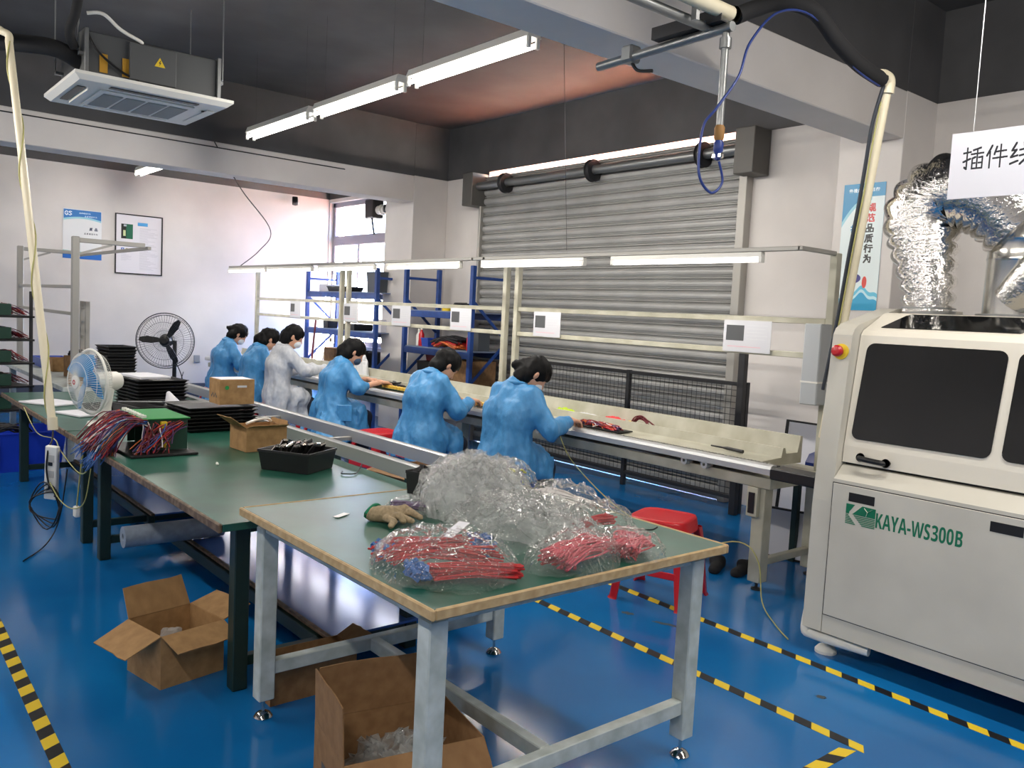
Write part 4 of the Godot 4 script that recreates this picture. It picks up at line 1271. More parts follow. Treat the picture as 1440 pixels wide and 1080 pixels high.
func person(where: Vector3, turn: float, P: Dictionary, label: String) -> void:
	var t := thing("person", label, "person", where, turn, "workers along the assembly line")
	var lean: float = P.get("lean", 0.0)
	var hip := V(0, 0.53, 0)
	var chest := V(P.get("side", 0.0) * 0.6, 0.84 + P.get("up", 0.0) * 0.6, -0.02 - lean * 0.6)
	var neck := V(P.get("side", 0.0), 0.985 + P.get("up", 0.0), -0.05 - lean)
	var hb := Basis(Vector3.UP, P.get("yaw", 0.0)) * Basis(Vector3.RIGHT, -P.get("pitch", 0.6))
	var hc := neck + hb * V(0, 0.135, -0.025)
	var arms: Array = P.get("arms", [])
	if arms.is_empty():
		arms = [V(-0.22, 0.75, -0.26), V(-0.13, 0.81, -0.48), V(0.22, 0.75, -0.26), V(0.13, 0.81, -0.48)]
	for k in 4:
		arms[k] += V(0, 0, 0.1)
	var shl := neck + V(-0.138, -0.055, 0.02)
	var shr := neck + V(0.138, -0.055, 0.02)
	# body
	var body := M()
	var s := SDF.new(V(-0.42, -0.02, -0.95), V(0.42, 1.2, 0.2), 0.02)
	s.cap(hip, chest, 0.1, 0.1, 0.05).cap(chest, neck, 0.09, 0.05, 0.05).cap(neck, hc, 0.045, 0.045, 0.02)
	for q in [[shl, arms[0], arms[1]], [shr, arms[2], arms[3]]]:
		s.cap(q[0], q[1], 0.045, 0.036, 0.03).cap(q[1], q[2], 0.036, 0.026, 0.015)
	for sx in [-1, 1]:
		s.cap(V(sx * 0.08, 0.52, 0), V(sx * 0.1, 0.47, -0.3), 0.075, 0.05, 0.03).cap(V(sx * 0.1, 0.47, -0.3), V(sx * 0.11, 0.08, -0.28), 0.048, 0.035, 0.02).cap(V(sx * 0.11, 0.05, -0.27), V(sx * 0.11, 0.035, -0.4), 0.034, 0.028, 0.02)
	s.into(body)
	append(body, head_src, Transform3D(hb, hc))
	for q in [[arms[0], arms[1], true], [arms[2], arms[3], false]]:
		var d: Vector3 = (q[1] - q[0]).normalized()
		d = (d + V(0, -0.25, -0.2)).normalized()
		var side := d.cross(Vector3.UP).normalized()
		var b := Basis(side * (-1.0 if q[2] else 1.0), side.cross(d), -d)
		append(body, hand_src, Transform3D(b, q[1]))
	var skin := mat("skin", rgb(206, 156, 128), 0.55)
	part(t, "body", body, skin)
	# coat
	var yb: float = P.get("bottom", 0.36)
	var sk: float = P.get("skirt", 0.0)
	var c := SDF.new(V(-0.5, yb - 0.05, -0.8), V(0.5, 1.2, 0.42), 0.013)
	for sx in [-1, 1]:
		var sv := V(sx * 0.085, 0, 0)
		c.cap(neck + sv * 1.0 + V(0, -0.075, 0.015), chest + sv * 0.9 + V(0, -0.02, 0.03), 0.078, 0.105, 0.06)
		c.cap(chest + sv * 0.9 + V(0, -0.02, 0.03), hip + sv * 0.85 + V(0, 0.02, 0.02), 0.105, 0.118, 0.06)
		c.cap(hip + sv * 0.85, V(sx * (0.09 + sk), yb - 0.03, 0.04 + sk * 0.5), 0.128, 0.135 + sk * 0.4, 0.08)
		c.cap(V(sx * 0.08, 0.53, -0.02), V(sx * 0.1, 0.52, -0.2), 0.105, 0.09, 0.06)
		c.cap(V(sx * 0.09, 0.52, -0.18), V(sx * (0.11 + sk * 0.5), yb - 0.02, -0.2), 0.095, 0.1 + sk * 0.2, 0.07)
	c.cap(neck + V(0, -0.01, 0.015), neck + V(0, -0.09, 0.02), 0.07, 0.1, 0.05)
	c.cap(neck + V(0, -0.07, 0.02), chest + V(0, 0, 0.03), 0.095, 0.11, 0.05)
	for q in [[shl, arms[0], arms[1]], [shr, arms[2], arms[3]]]:
		var cuff: Vector3 = q[1].lerp(q[2], P.get("sleeve", 0.75))
		c.cap(q[0], q[1], 0.068, 0.064, 0.05)
		c.cap(q[1], cuff, 0.064, 0.048, 0.035)
	var fn := FastNoiseLite.new()
	fn.seed = P.get("seed", 1)
	fn.frequency = 1.0
	fn.fractal_octaves = 3
	c.folds(fn, V(8.0, 3.0, 8.0), 0.05, 0.02, yb, 0.75)
	c.folds(fn, V(22.0, 7.0, 22.0), 0.007, 0.007, yb, 0.75)
	c.cut(V(0, yb, 0), V(0, -1, 0))
	var cm := M()
	c.into(cm)
	var cmat: StandardMaterial3D = P.get("coat", mats.coat_blue)
	var coat := part(t, "coat", cm, cmat)
	# collar
	var col := []
	for k in 19:
		var a := TAU * k / 18
		col.append(neck + V(cos(a) * 0.066, 0.012 - sin(a) * -0.012, sin(a) * 0.064 + 0.012))
	part(coat, "collar", M().tube(col, 0.015, 8, false), cmat)
	if P.get("pocket", false):
		part(coat, "pocket", M().box(Vector3.ZERO, V(0.14, 0.15, 0.012), 0.005), cmat, Transform3D(Basis(Vector3.UP, 1.05), V(0.265, 0.53, -0.02)))
	# trousers and shoes
	for sx in [-1, 1]:
		var tr := SDF.new(V(sx * 0.11 - 0.14, 0.05, -0.55), V(sx * 0.11 + 0.14, 0.62, 0.1), 0.02)
		tr.cap(V(sx * 0.09, 0.5, -0.05), V(sx * 0.1, 0.47, -0.3), 0.08, 0.062, 0.03).cap(V(sx * 0.1, 0.47, -0.3), V(sx * 0.11, 0.12, -0.28), 0.062, 0.055, 0.03)
		var tm := M()
		tr.into(tm)
		part(t, "trouser_leg", tm, mat("trousers", rgb(34, 38, 52), 0.8))
		part(t, "shoe", M().ball(V(sx * 0.11, 0.045, -0.33), V(0.045, 0.045, 0.12), 14, 8), mats.black_plastic)
	# hair
	var lo := hc + V(-0.3, -0.34, -0.3)
	var h := SDF.new(lo, hc + V(0.3, 0.22, 0.34), 0.011)
	h.ell(hc + hb * V(0, 0.034, 0.014), V(0.087, 0.1, 0.105), 0.02, hb)
	h.ell(hc + hb * V(0, -0.04, 0.05), V(0.08, 0.1, 0.068), 0.02, hb)
	h.carve(hc + hb * V(0, -0.06, -0.1), V(0.084, 0.098, 0.08), hb)
	h.carve(hc + hb * V(0, -0.15, 0.0), V(0.075, 0.05, 0.07), hb)
	var tail: Array = P.get("tail", [])
	if tail:
		var tp: Vector3 = hc + hb * tail[0]
		for k in range(1, tail.size()):
			h.cap(tp, tp + tail[k][0], tail[k][1], tail[k][2], 0.025)
			tp += tail[k][0]
	h.folds(fn, V(26.0, 8.0, 26.0), 0.012, 0.012, 0, 1)
	var hm := M()
	h.into(hm)
	part(t, "hair", hm, mats.hair)
	if P.has("mask"):
		var mk := SDF.new(hc + V(-0.16, -0.2, -0.2), hc + V(0.16, 0.12, 0.12), 0.008)
		mk.ell(hc + hb * V(0, -0.048, -0.052), V(0.06, 0.05, 0.06), 0.01, hb)
		mk.cut(hc + hb * V(0, 0, -0.035), hb * V(0, 0, 1))
		var mm := M()
		mk.into(mm)
		part(t, "face_mask", mm, mat("mask_" + P.mask, rgb(60, 84, 110) if P.mask == "blue" else rgb(214, 220, 226), 0.7))

func people() -> void:
	var fab := noise_tex(41, 0.02, Color(0.86, 0.88, 0.9), Color(1, 1, 1), 512, 4)
	tri(mat("coat_blue", rgb(72, 146, 200), 0.45), fab, 1.0, false)
	tri(mat("coat_white", rgb(205, 206, 210), 0.6), fab, 1.0, false)
	var wr := noise_tex(43, 0.012, Color.BLACK, Color.WHITE, 512, 4)
	wr.noise.fractal_type = FastNoiseLite.FRACTAL_RIDGED
	wr.as_normal_map = true
	wr.bump_strength = 9.0
	wr.color_ramp = null
	for k in ["coat_blue", "coat_white"]:
		mats[k].normal_enabled = true
		mats[k].normal_texture = wr
		mats[k].normal_scale = 0.22
		mats[k].uv1_scale = V(2.4, 1.3, 2.4)
	mat("hair", rgb(7, 7, 8), 0.55).metallic_specular = 0.3
	make_hand()
	make_head()
	# the nearest worker, back turned, at the shutter
	person(V(-4.3, 0, -3.55), 0.12, {"lean": 0.03, "up": 0.05, "bottom": 0.42, "pitch": 0.85, "yaw": -0.5, "skirt": 0.02, "seed": 3, "sleeve": 0.8, "mask": "white",
		"tail": [V(-0.02, 0.0, 0.09), [V(-0.05, 0.0, 0.04), 0.045, 0.035]],
		"arms": [V(-0.26, 0.74, -0.25), V(-0.1, 0.8, -0.5), V(0.28, 0.76, -0.22), V(0.2, 0.8, -0.52)]}, "worker in a blue coat at the right end of the row, head bent")
	person(V(-5.4, 0, -3.6), 0.1, {"lean": 0.03, "up": 0.03, "bottom": 0.37, "pitch": 0.9, "yaw": -0.25, "seed": 5, "skirt": 0.03, "sleeve": 0.82,
		"tail": [V(0.0, 0.02, 0.08), [V(0.0, -0.07, 0.04), 0.06, 0.03]]}, "worker in a blue coat seen from behind before the blue shelf")
	person(V(-7.12, 0, -3.72), -0.1, {"lean": 0.05, "bottom": 0.26, "pitch": 0.65, "yaw": -0.15, "seed": 7, "skirt": 0.09, "sleeve": 0.3, "mask": "blue", "pocket": true,
		"tail": [V(0, 0.04, 0.09), [V(-0.02, -0.06, 0.08), 0.045, 0.032], [V(-0.02, -0.17, 0.03), 0.032, 0.014]],
		"arms": [V(-0.25, 0.74, -0.27), V(-0.1, 0.81, -0.5), V(0.25, 0.76, -0.25), V(0.2, 0.81, -0.5)]}, "worker in a blue coat with ponytail and dark blue face mask")
	person(V(-8.3, 0, -3.72), -0.15, {"lean": 0.0, "up": 0.07, "bottom": 0.3, "pitch": 0.5, "yaw": -0.2, "seed": 9, "sleeve": 0.85, "coat": mats.coat_white, "mask": "white",
		"tail": [V(0, -0.02, 0.08), [V(-0.01, -0.15, 0.05), 0.06, 0.035]],
		"arms": [V(-0.25, 0.78, -0.27), V(-0.1, 0.84, -0.52), V(0.24, 0.82, -0.3), V(0.18, 0.84, -0.56)]}, "worker in a white coat with long black hair")
	person(V(-9.1, 0, -3.76), -0.05, {"lean": 0.03, "up": 0.02, "bottom": 0.3, "pitch": 0.75, "yaw": -0.1, "seed": 11, "skirt": 0.03,
		"tail": [V(0, 0.03, 0.09), [V(-0.02, -0.07, 0.09), 0.05, 0.04], [V(-0.01, -0.18, 0.03), 0.04, 0.018]]}, "worker in a blue coat with long ponytail beside the white coat")
	person(V(-10.05, 0, -3.76), -0.1, {"lean": 0.04, "up": 0.03, "bottom": 0.3, "pitch": 0.7, "yaw": -0.1, "seed": 13, "skirt": 0.05, "mask": "white",
		"tail": [V(0, 0.04, 0.09), [V(-0.01, -0.01, 0.08), 0.03, 0.024]]}, "worker in a blue coat farthest away, at the left wall")

# ---------------------------------------------------------------- boxes, trays, bags
func open_box(label: String, where: Vector3, turn: float, sz: Vector3, m: Material, flaps: Dictionary, group := "cardboard boxes") -> Node3D:
	var t := thing("cardboard_box", label, "box", where, turn, group)
	var h := sz * 0.5
	var th := 0.004
	part(t, "bottom", M().span(V(-h.x, 0, -h.z), V(h.x, th, h.z)), m)
	part(t, "side", M().span(V(-h.x, th, -h.z), V(-h.x + th, sz.y, h.z)), m)
	part(t, "side", M().span(V(h.x - th, th, -h.z), V(h.x, sz.y, h.z)), m)
	part(t, "side", M().span(V(-h.x + th, th, -h.z), V(h.x - th, sz.y, -h.z + th)), m)
	part(t, "side", M().span(V(-h.x + th, th, h.z - th), V(h.x - th, sz.y, h.z)), m)
	for k in flaps:
		var a: float = deg_to_rad(flaps[k][0])
		var l: float = flaps[k][1]
		var nrm: Vector3 = {"px": Vector3.RIGHT, "nx": Vector3.LEFT, "pz": Vector3.BACK, "nz": Vector3.FORWARD}[k]
		var along := nrm.cross(Vector3.UP)
		var dir := Vector3.UP * cos(a) + nrm * sin(a)
		var w := sz.z if absf(nrm.x) > 0.5 else sz.x
		var o := nrm * ((h.x if absf(nrm.x) > 0.5 else h.z) - th * 0.5) + V(0, sz.y, 0)
		var b := Basis(along, dir, along.cross(dir))
		var fl := M().at(o, b)
		var n := 5
		var rows := [[], []]
		var poly := PackedVector2Array([V2(-w / 2 + 0.002, 0.001), V2(w / 2 - 0.002, 0.001)])
		var rng := RandomNumberGenerator.new()
		rng.seed = int(l * 10000) + int(sz.x * 1000)
		for q in n + 1:
			poly.append(V2(w / 2 - 0.008 - (w - 0.016) * q / n, l + rng.randf_range(-0.004, 0.003)))
		part(t, "flap", fl.prism(poly, -th / 2, th / 2), m)
	return t

func tray(called: String, label: String, where: Vector3, turn: float, sz: Vector3, group := "", m: Material = null) -> Node3D:
	if m == null:
		m = mats.black_plastic
	var o := tray_mesh(sz)
	var t := single(called, o, m, label, "tray", group, where, turn)
	return t

func tray_mesh(sz: Vector3) -> MB:
	var o := M()
	var h := sz * 0.5
	var dr := minf(0.012, sz.y * 0.2)
	var ti := 0.88
	# flared walls, inside floor, rim
	var rings := [[ti, 0.0], [1.0 - 0.03, sz.y - dr], [1.0, sz.y - dr], [1.0, sz.y], [1.0 - 0.05, sz.y], [ti - 0.03, 0.006]]
	for k in rings.size() - 1:
		for q in 4:
			var c := [V2(-1, 1), V2(1, 1), V2(1, -1), V2(-1, -1)]
			var a: Vector2 = c[q]
			var b: Vector2 = c[(q + 1) % 4]
			var r0: Array = rings[k]
			var r1: Array = rings[k + 1]
			o.face([V(a.x * h.x * r0[0], r0[1], a.y * h.z * r0[0]), V(b.x * h.x * r0[0], r0[1], b.y * h.z * r0[0]), V(b.x * h.x * r1[0], r1[1], b.y * h.z * r1[0]), V(a.x * h.x * r1[0], r1[1], a.y * h.z * r1[0])])
	var s := ti - 0.03
	o.face([V(-h.x * s, 0.006, h.z * s), V(h.x * s, 0.006, h.z * s), V(h.x * s, 0.006, -h.z * s), V(-h.x * s, 0.006, -h.z * s)])
	o.face([V(-h.x * ti, 0, -h.z * ti), V(h.x * ti, 0, -h.z * ti), V(h.x * ti, 0, h.z * ti), V(-h.x * ti, 0, h.z * ti)])
	return o

const ORD := ["lowest", "second", "third", "fourth", "fifth", "sixth", "seventh", "eighth", "ninth", "tenth", "eleventh", "twelfth"]

func tray_stack(where: Vector3, n: int, sz: Vector3, pitch: float, what: String, turn := 0.0) -> void:
	var rng := RandomNumberGenerator.new()
	rng.seed = int(where.x * 100) + n
	var mesh := tray_mesh(sz).mesh()
	for k in n:
		single("black_tray", mesh, mats.black_plastic, "%s black tray from the bottom of %s" % [ORD[k], what], "tray", what, where + V(rng.randf_range(-0.006, 0.006), k * pitch, rng.randf_range(-0.006, 0.006)), turn + rng.randf_range(-0.02, 0.02))

# crumpled film: a closed dome over an outline of radius r(angle)
func bag_mesh(rx: float, rz: float, h: float, sd: int, crumple: float, flat := 0.5, rings := 18, seg := 44) -> MB:
	var fn := FastNoiseLite.new()
	fn.seed = sd
	fn.frequency = 1.0
	fn.fractal_type = FastNoiseLite.FRACTAL_RIDGED
	fn.fractal_octaves = 3
	var rows := []
	for j in rings + 1:
		var row := []
		var r := float(j) / rings
		for k in seg + 1:
			var a := TAU * (k % seg) / seg
			var c := cos(a)
			var s := sin(a)
			var out := 1.0 + 0.16 * fn.get_noise_2d(c * 1.4 + 7.0, s * 1.4)
			var x := rx * r * c * out
			var z := rz * r * s * out
			var y := h * pow(maxf(0.0, 1.0 - pow(r, 2.6)), flat)
			var nn := fn.get_noise_3d(x * 12.0, y * 6.0, z * 12.0)
			y += crumple * nn * (1.0 - pow(r, 6.0)) * clampf(y / h * 2.0, 0.15, 1.0)
			y = maxf(y, 0.001 + 0.004 * (1.0 - r))
			x += crumple * 0.6 * fn.get_noise_3d(x * 13.0 + 11.0, y * 13.0, z * 13.0)
			z += crumple * 0.6 * fn.get_noise_3d(x * 13.0 - 5.0, y * 13.0 + 3.0, z * 13.0)
			row.append(V(x, y, z))
		rows.append(row)
	return M().sheet(rows, true)

func wires(mb: MB, a: Vector3, b: Vector3, n: int, sa: Vector3, sb: Vector3, r: float, lift: float, sd: int, sides := 4) -> MB:
	var rng := RandomNumberGenerator.new()
	rng.seed = sd
	for k in n:
		var p := a + V(rng.randf_range(-1, 1) * sa.x, rng.randf_range(-1, 1) * sa.y, rng.randf_range(-1, 1) * sa.z)
		var q := b + V(rng.randf_range(-1, 1) * sb.x, rng.randf_range(-1, 1) * sb.y, rng.randf_range(-1, 1) * sb.z)
		var m1 := p.lerp(q, 0.33) + V(rng.randf_range(-0.01, 0.01), lift * rng.randf_range(0.6, 1.2), rng.randf_range(-0.01, 0.01))
		var m2 := p.lerp(q, 0.68) + V(rng.randf_range(-0.01, 0.01), lift * rng.randf_range(0.4, 0.9), rng.randf_range(-0.01, 0.01))
		mb.tube(curve([p, m1, m2, q], 3), r, sides, false)
	return mb

func stuff(o: Node) -> void:
	o.set_meta("kind", "stuff")

func film_materials() -> void:
	var nz := noise_tex(51, 0.03, Color.BLACK, Color.WHITE, 512, 4, FastNoiseLite.TYPE_SIMPLEX)
	nz.noise.fractal_type = FastNoiseLite.FRACTAL_RIDGED
	nz.as_normal_map = true
	nz.bump_strength = 14.0
	nz.color_ramp = null
	for q in [["film", 0.06], ["film_thick", 0.1], ["film_milky", 0.17]]:
		var m := mat(q[0], Color(0.97, 0.97, 0.96, q[1]), 0.07)
		m.transparency = BaseMaterial3D.TRANSPARENCY_ALPHA
		m.normal_enabled = true
		m.normal_texture = nz
		m.normal_scale = 0.9
		m.uv1_triplanar = true
		m.uv1_scale = V(1.6, 1.6, 1.6)
		if q[1] > 0.15:
			m.backlight_enabled = true
			m.backlight = Color(0.85, 0.86, 0.86)
		m.metallic_specular = 0.5
	mat("wire_red", rgb(176, 34, 38), 0.4)
	mat("wire_pink", rgb(196, 74, 88), 0.4)
	mat("wire_darkred", rgb(110, 26, 38), 0.45)
	mat("wire_purple", rgb(84, 50, 100), 0.45)
	mat("wire_white", rgb(218, 214, 210), 0.45)
	mat("wire_orange", rgb(206, 106, 50), 0.45)
	mat("wire_black", rgb(28, 26, 30), 0.45)
	mat("plug_blue", rgb(36, 92, 160), 0.4)
	mat("pcb", rgb(16, 128, 54), 0.6)
	mat("pcb_dark", rgb(26, 66, 52), 0.5)

func table_things() -> void:
	film_materials()
	near_table_things()
	long_table_things()

func near_table_things() -> void:
	var Y := 0.765
	# bag of red wires with blue plugs
	var b1 := thing("wire_bag", "clear bag of red wires with blue plugs at the front table corner", "bag", V(-1.93, Y, -1.385), 0.0, "bags of wires on the front table")
	part(b1, "film", bag_mesh(0.22, 0.19, 0.095, 3, 0.03, 0.45, 30, 80), mats.film)
	stuff(part(b1, "red_wires", wires(M(), V(-0.12, 0.03, 0.1), V(0.02, 0.045, -0.08), 110, V(0.07, 0.026, 0.05), V(0.1, 0.03, 0.05), 0.0032, 0.012, 5), mats.wire_red))
	stuff(part(b1, "pink_wires", wires(M(), V(-0.14, 0.03, 0.06), V(0.0, 0.04, -0.02), 30, V(0.05, 0.02, 0.04), V(0.06, 0.02, 0.04), 0.0032, 0.012, 15), mats.wire_pink))
	stuff(part(b1, "wire_bundle", wires(M(), V(0.08, 0.025, 0.1), V(0.2, 0.03, -0.1), 90, V(0.026, 0.022, 0.014), V(0.022, 0.018, 0.014), 0.0032, 0.004, 6), mats.wire_red))
	var pl := M()
	var rng := RandomNumberGenerator.new()
	rng.seed = 8
	for k in 110:
		var g := k % 3
		var c: Vector3 = [V(-0.17, 0.025, 0.11), V(0.06, 0.03, 0.135), V(0.02, 0.065, -0.11)][g] + V(rng.randf_range(-0.05, 0.05), rng.randf_range(-0.02, 0.02), rng.randf_range(-0.025, 0.025)) * (0.8 if g == 1 else 1.0)
		pl.at(c, Basis.from_euler(V(rng.randf_range(-1, 1), rng.randf_range(-1, 1), rng.randf_range(-1, 1))))
		pl.box(Vector3.ZERO, V(0.012, 0.01, 0.024), 0.001)
	stuff(part(b1, "blue_plugs", pl, mats.plug_blue))
	part(b1, "white_label", M().box(Vector3.ZERO, V(0.035, 0.001, 0.12)), mats.paper, Transform3D(Basis.from_euler(V(0.15, 0.5, 0.0)), V(-0.01, 0.106, -0.04)))
	# pink bags at the right edge
	for a in [[V(-1.78, Y, -1.76), 0.1, 0.16, 0.075, "clear bag of pink wires lying on the front table edge", 21], [V(-1.77, Y, -1.985), 0.105, 0.1, 0.06, "smaller clear bag of pink wires near the right table corner", 22]]:
		var b := thing("wire_bag", a[4], "bag", a[0], 0.15, "bags of wires on the front table")
		part(b, "film", bag_mesh(a[1] * 1.12, a[2] * 1.1, a[3] * 1.15, a[5], 0.018, 0.45), mats.film)
		stuff(part(b, "pink_wires", wires(M(), V(0.02, a[3] * 0.45, a[2] * 0.75), V(-0.02, a[3] * 0.5, -a[2] * 0.75), 85, V(a[1] * 0.6, a[3] * 0.3, 0.02), V(a[1] * 0.6, a[3] * 0.3, 0.02), 0.0036, 0.008, a[5]), mats.wire_pink))
		stuff(part(b, "red_wires", wires(M(), V(0.02, a[3] * 0.3, a[2] * 0.7), V(-0.02, a[3] * 0.3, -a[2] * 0.7), 40, V(a[1] * 0.65, a[3] * 0.2, 0.02), V(a[1] * 0.65, a[3] * 0.2, 0.02), 0.0036, 0.006, a[5] + 9), mats.wire_red))
	# big puffed bag of clear film
	var b3 := thing("film_bag", "large puffed clear plastic bag heaped on the front table", "bag", V(-2.45, Y, -1.87), 0.5, "clear plastic bags")
	part(b3, "film", bag_mesh(0.21, 0.2, 0.19, 33, 0.045, 0.42, 34, 90), mats.film_thick)
	part(b3, "crumpled_lining", bag_mesh(0.18, 0.17, 0.155, 35, 0.06, 0.42, 34, 90), mats.film_milky)
	part(b3, "film_fold", bag_mesh(0.14, 0.13, 0.12, 36, 0.06, 0.5, 30, 80), mats.film_milky, Transform3D(Basis(), V(0.02, 0.01, 0.02)))
	# empty clear bags in the middle
	var b4 := thing("film_bag", "crumpled empty clear bag in the middle of the front table", "bag", V(-2.1, Y, -1.83), 0.2, "clear plastic bags")
	part(b4, "film", bag_mesh(0.29, 0.19, 0.11, 43, 0.05, 0.6, 30, 80), mats.film_thick)
	part(b4, "film_fold", bag_mesh(0.2, 0.12, 0.07, 44, 0.05, 0.6, 26, 70), mats.film_milky, Transform3D(Basis(), V(0.03, 0.01, 0.0)))
	var b5 := thing("film_bag", "thin clear bag with a short bundle of red wires inside", "bag", V(-1.98, Y, -2.06), 0.3, "clear plastic bags")
	part(b5, "film", bag_mesh(0.13, 0.12, 0.1, 46, 0.04, 0.55), mats.film)
	stuff(part(b5, "red_wires", wires(M(), V(-0.05, 0.03, 0.06), V(0.02, 0.05, -0.05), 40, V(0.025, 0.015, 0.01), V(0.025, 0.015, 0.01), 0.0034, 0.008, 47), mats.wire_red))
	# cream wires at the back
	var b6 := thing("wire_bag", "clear bag of cream white wires at the back of the front table", "bag", V(-2.33, Y, -2.22), 0.2, "bags of wires on the front table")
	part(b6, "film", bag_mesh(0.15, 0.13, 0.09, 53, 0.03, 0.5), mats.film)
	stuff(part(b6, "cream_wires", wires(M(), V(-0.09, 0.045, 0.04), V(0.09, 0.02, -0.06), 70, V(0.02, 0.025, 0.05), V(0.02, 0.012, 0.03), 0.004, 0.01, 54), mats.wire_white))
	# yellow and blue bundle
	var b7 := thing("wire_bag", "bag of yellow and blue wire ends behind the puffed bag", "bag", V(-2.66, Y, -2.2), 0.0, "bags of wires on the front table")
	part(b7, "film", bag_mesh(0.12, 0.12, 0.12, 57, 0.04, 0.5), mats.film)
	stuff(part(b7, "yellow_wires", wires(M(), V(-0.05, 0.05, 0.06), V(0.03, 0.07, -0.05), 50, V(0.03, 0.03, 0.02), V(0.03, 0.03, 0.02), 0.004, 0.015, 58), mat("wire_lime", rgb(186, 186, 40), 0.45)))
	stuff(part(b7, "blue_wires", wires(M(), V(0.04, 0.05, -0.02), V(-0.03, 0.08, -0.08), 40, V(0.04, 0.03, 0.02), V(0.04, 0.02, 0.02), 0.004, 0.015, 59), mat("wire_blue", rgb(56, 66, 160), 0.45)))
	var b8 := thing("wire_bag", "small bag of purple wires peeking out left of the puffed bag", "bag", V(-2.55, Y, -1.66), 0.35, "bags of wires on the front table")
	part(b8, "film", bag_mesh(0.085, 0.06, 0.05, 61, 0.02, 0.5), mats.film)
	stuff(part(b8, "purple_wires", wires(M(), V(-0.05, 0.022, 0.03), V(0.06, 0.022, -0.03), 36, V(0.012, 0.014, 0.02), V(0.012, 0.014, 0.02), 0.004, 0.004, 62), mats.wire_purple))
	# glove: one mesh with five fingers
	var g := SDF.new(V(-0.14, -0.005, -0.1), V(0.14, 0.08, 0.12), 0.006)
	g.cap(V(-0.09, 0.022, 0.02), V(-0.03, 0.026, 0.0), 0.026, 0.028, 0.02).cap(V(-0.09, 0.024, -0.02), V(-0.03, 0.026, -0.02), 0.022, 0.026, 0.02)
	for k in 4:
		var a0 := V(-0.02, 0.022, -0.04 + k * 0.024)
		var e := a0 + V(0.04, 0.012 if k % 2 == 0 else -0.004, 0.006 * (k - 1.5))
		var e2 := e + V(0.035 - 0.006 * k, -0.016, 0.01 * (k - 1.5) + (0.02 if k == 3 else 0.0))
		e2.y = maxf(e2.y, 0.012)
		g.cap(a0, e, 0.013, 0.012, 0.006).cap(e, e2, 0.012, 0.0105, 0.005)
	g.cap(V(-0.05, 0.03, -0.03), V(-0.01, 0.042, -0.058), 0.015, 0.013, 0.008).cap(V(-0.01, 0.042, -0.058), V(0.03, 0.024, -0.07), 0.013, 0.011, 0.005)
	var gm := M()
	g.into(gm)
	var gl := thing("work_glove", "crumpled beige cotton glove with green cuff on the front table", "glove", V(-2.43, Y, -1.53), 0.35)
	part(gl, "glove_body", gm, tri(mat("cotton", rgb(178, 158, 126), 0.9), noise_tex(70, 0.06, Color(0.75, 0.75, 0.75), Color(1, 1, 1), 256, 3), 4.0, false))
	var cu := []
	for k in 15:
		var a := TAU * k / 14
		cu.append(V(-0.1 + 0.006 * sin(a * 2), 0.026 + sin(a) * 0.022, cos(a) * 0.044))
	part(gl, "cuff", M().tube(cu, 0.007, 6, false), mat("cuff_green", rgb(20, 120, 84), 0.8))
	# small black bin
	var bn := thing("small_bin", "small black bin of parts on the back corner of the front table", "bin", V(-2.78, Y, -1.88), 0.2)
	part(bn, "bin_body", tray_mesh(V(0.12, 0.095, 0.11)), mats.black_plastic)
	var pc := M()
	for k in 7:
		pc.at(V(rng.randf_range(-0.035, 0.035), 0.08 + rng.randf_range(0, 0.02), rng.randf_range(-0.03, 0.03)), Basis.from_euler(V(rng.randf_range(-0.8, 0.8), rng.randf_range(0, 3), rng.randf_range(-0.8, 0.8))))
		pc.box(Vector3.ZERO, V(0.05, 0.004, 0.03), 0.001)
	stuff(part(bn, "parts", pc, mats.black_plastic))
	single("paper_tag", M().span(V(-0.012, 0, -0.035), V(0.012, 0.001, 0.035)), mats.white_plastic, "narrow white paper strip on the front table top", "paper", "", V(-2.62, Y, -1.42), 0.5)
	single("black_tie", M().tube(curve([V(-0.03, 0.004, 0.01), V(0, 0.006, 0), V(0.02, 0.008, -0.015), V(0.03, 0.016, -0.03)], 4), 0.003, 5), mats.black_plastic, "bent black cable tie near the right table corner", "cable tie", "", V(-1.92, Y, -2.24), 0.3)

func wire_rack(t: Node3D, o: Vector3, sd: int) -> void:
	pass

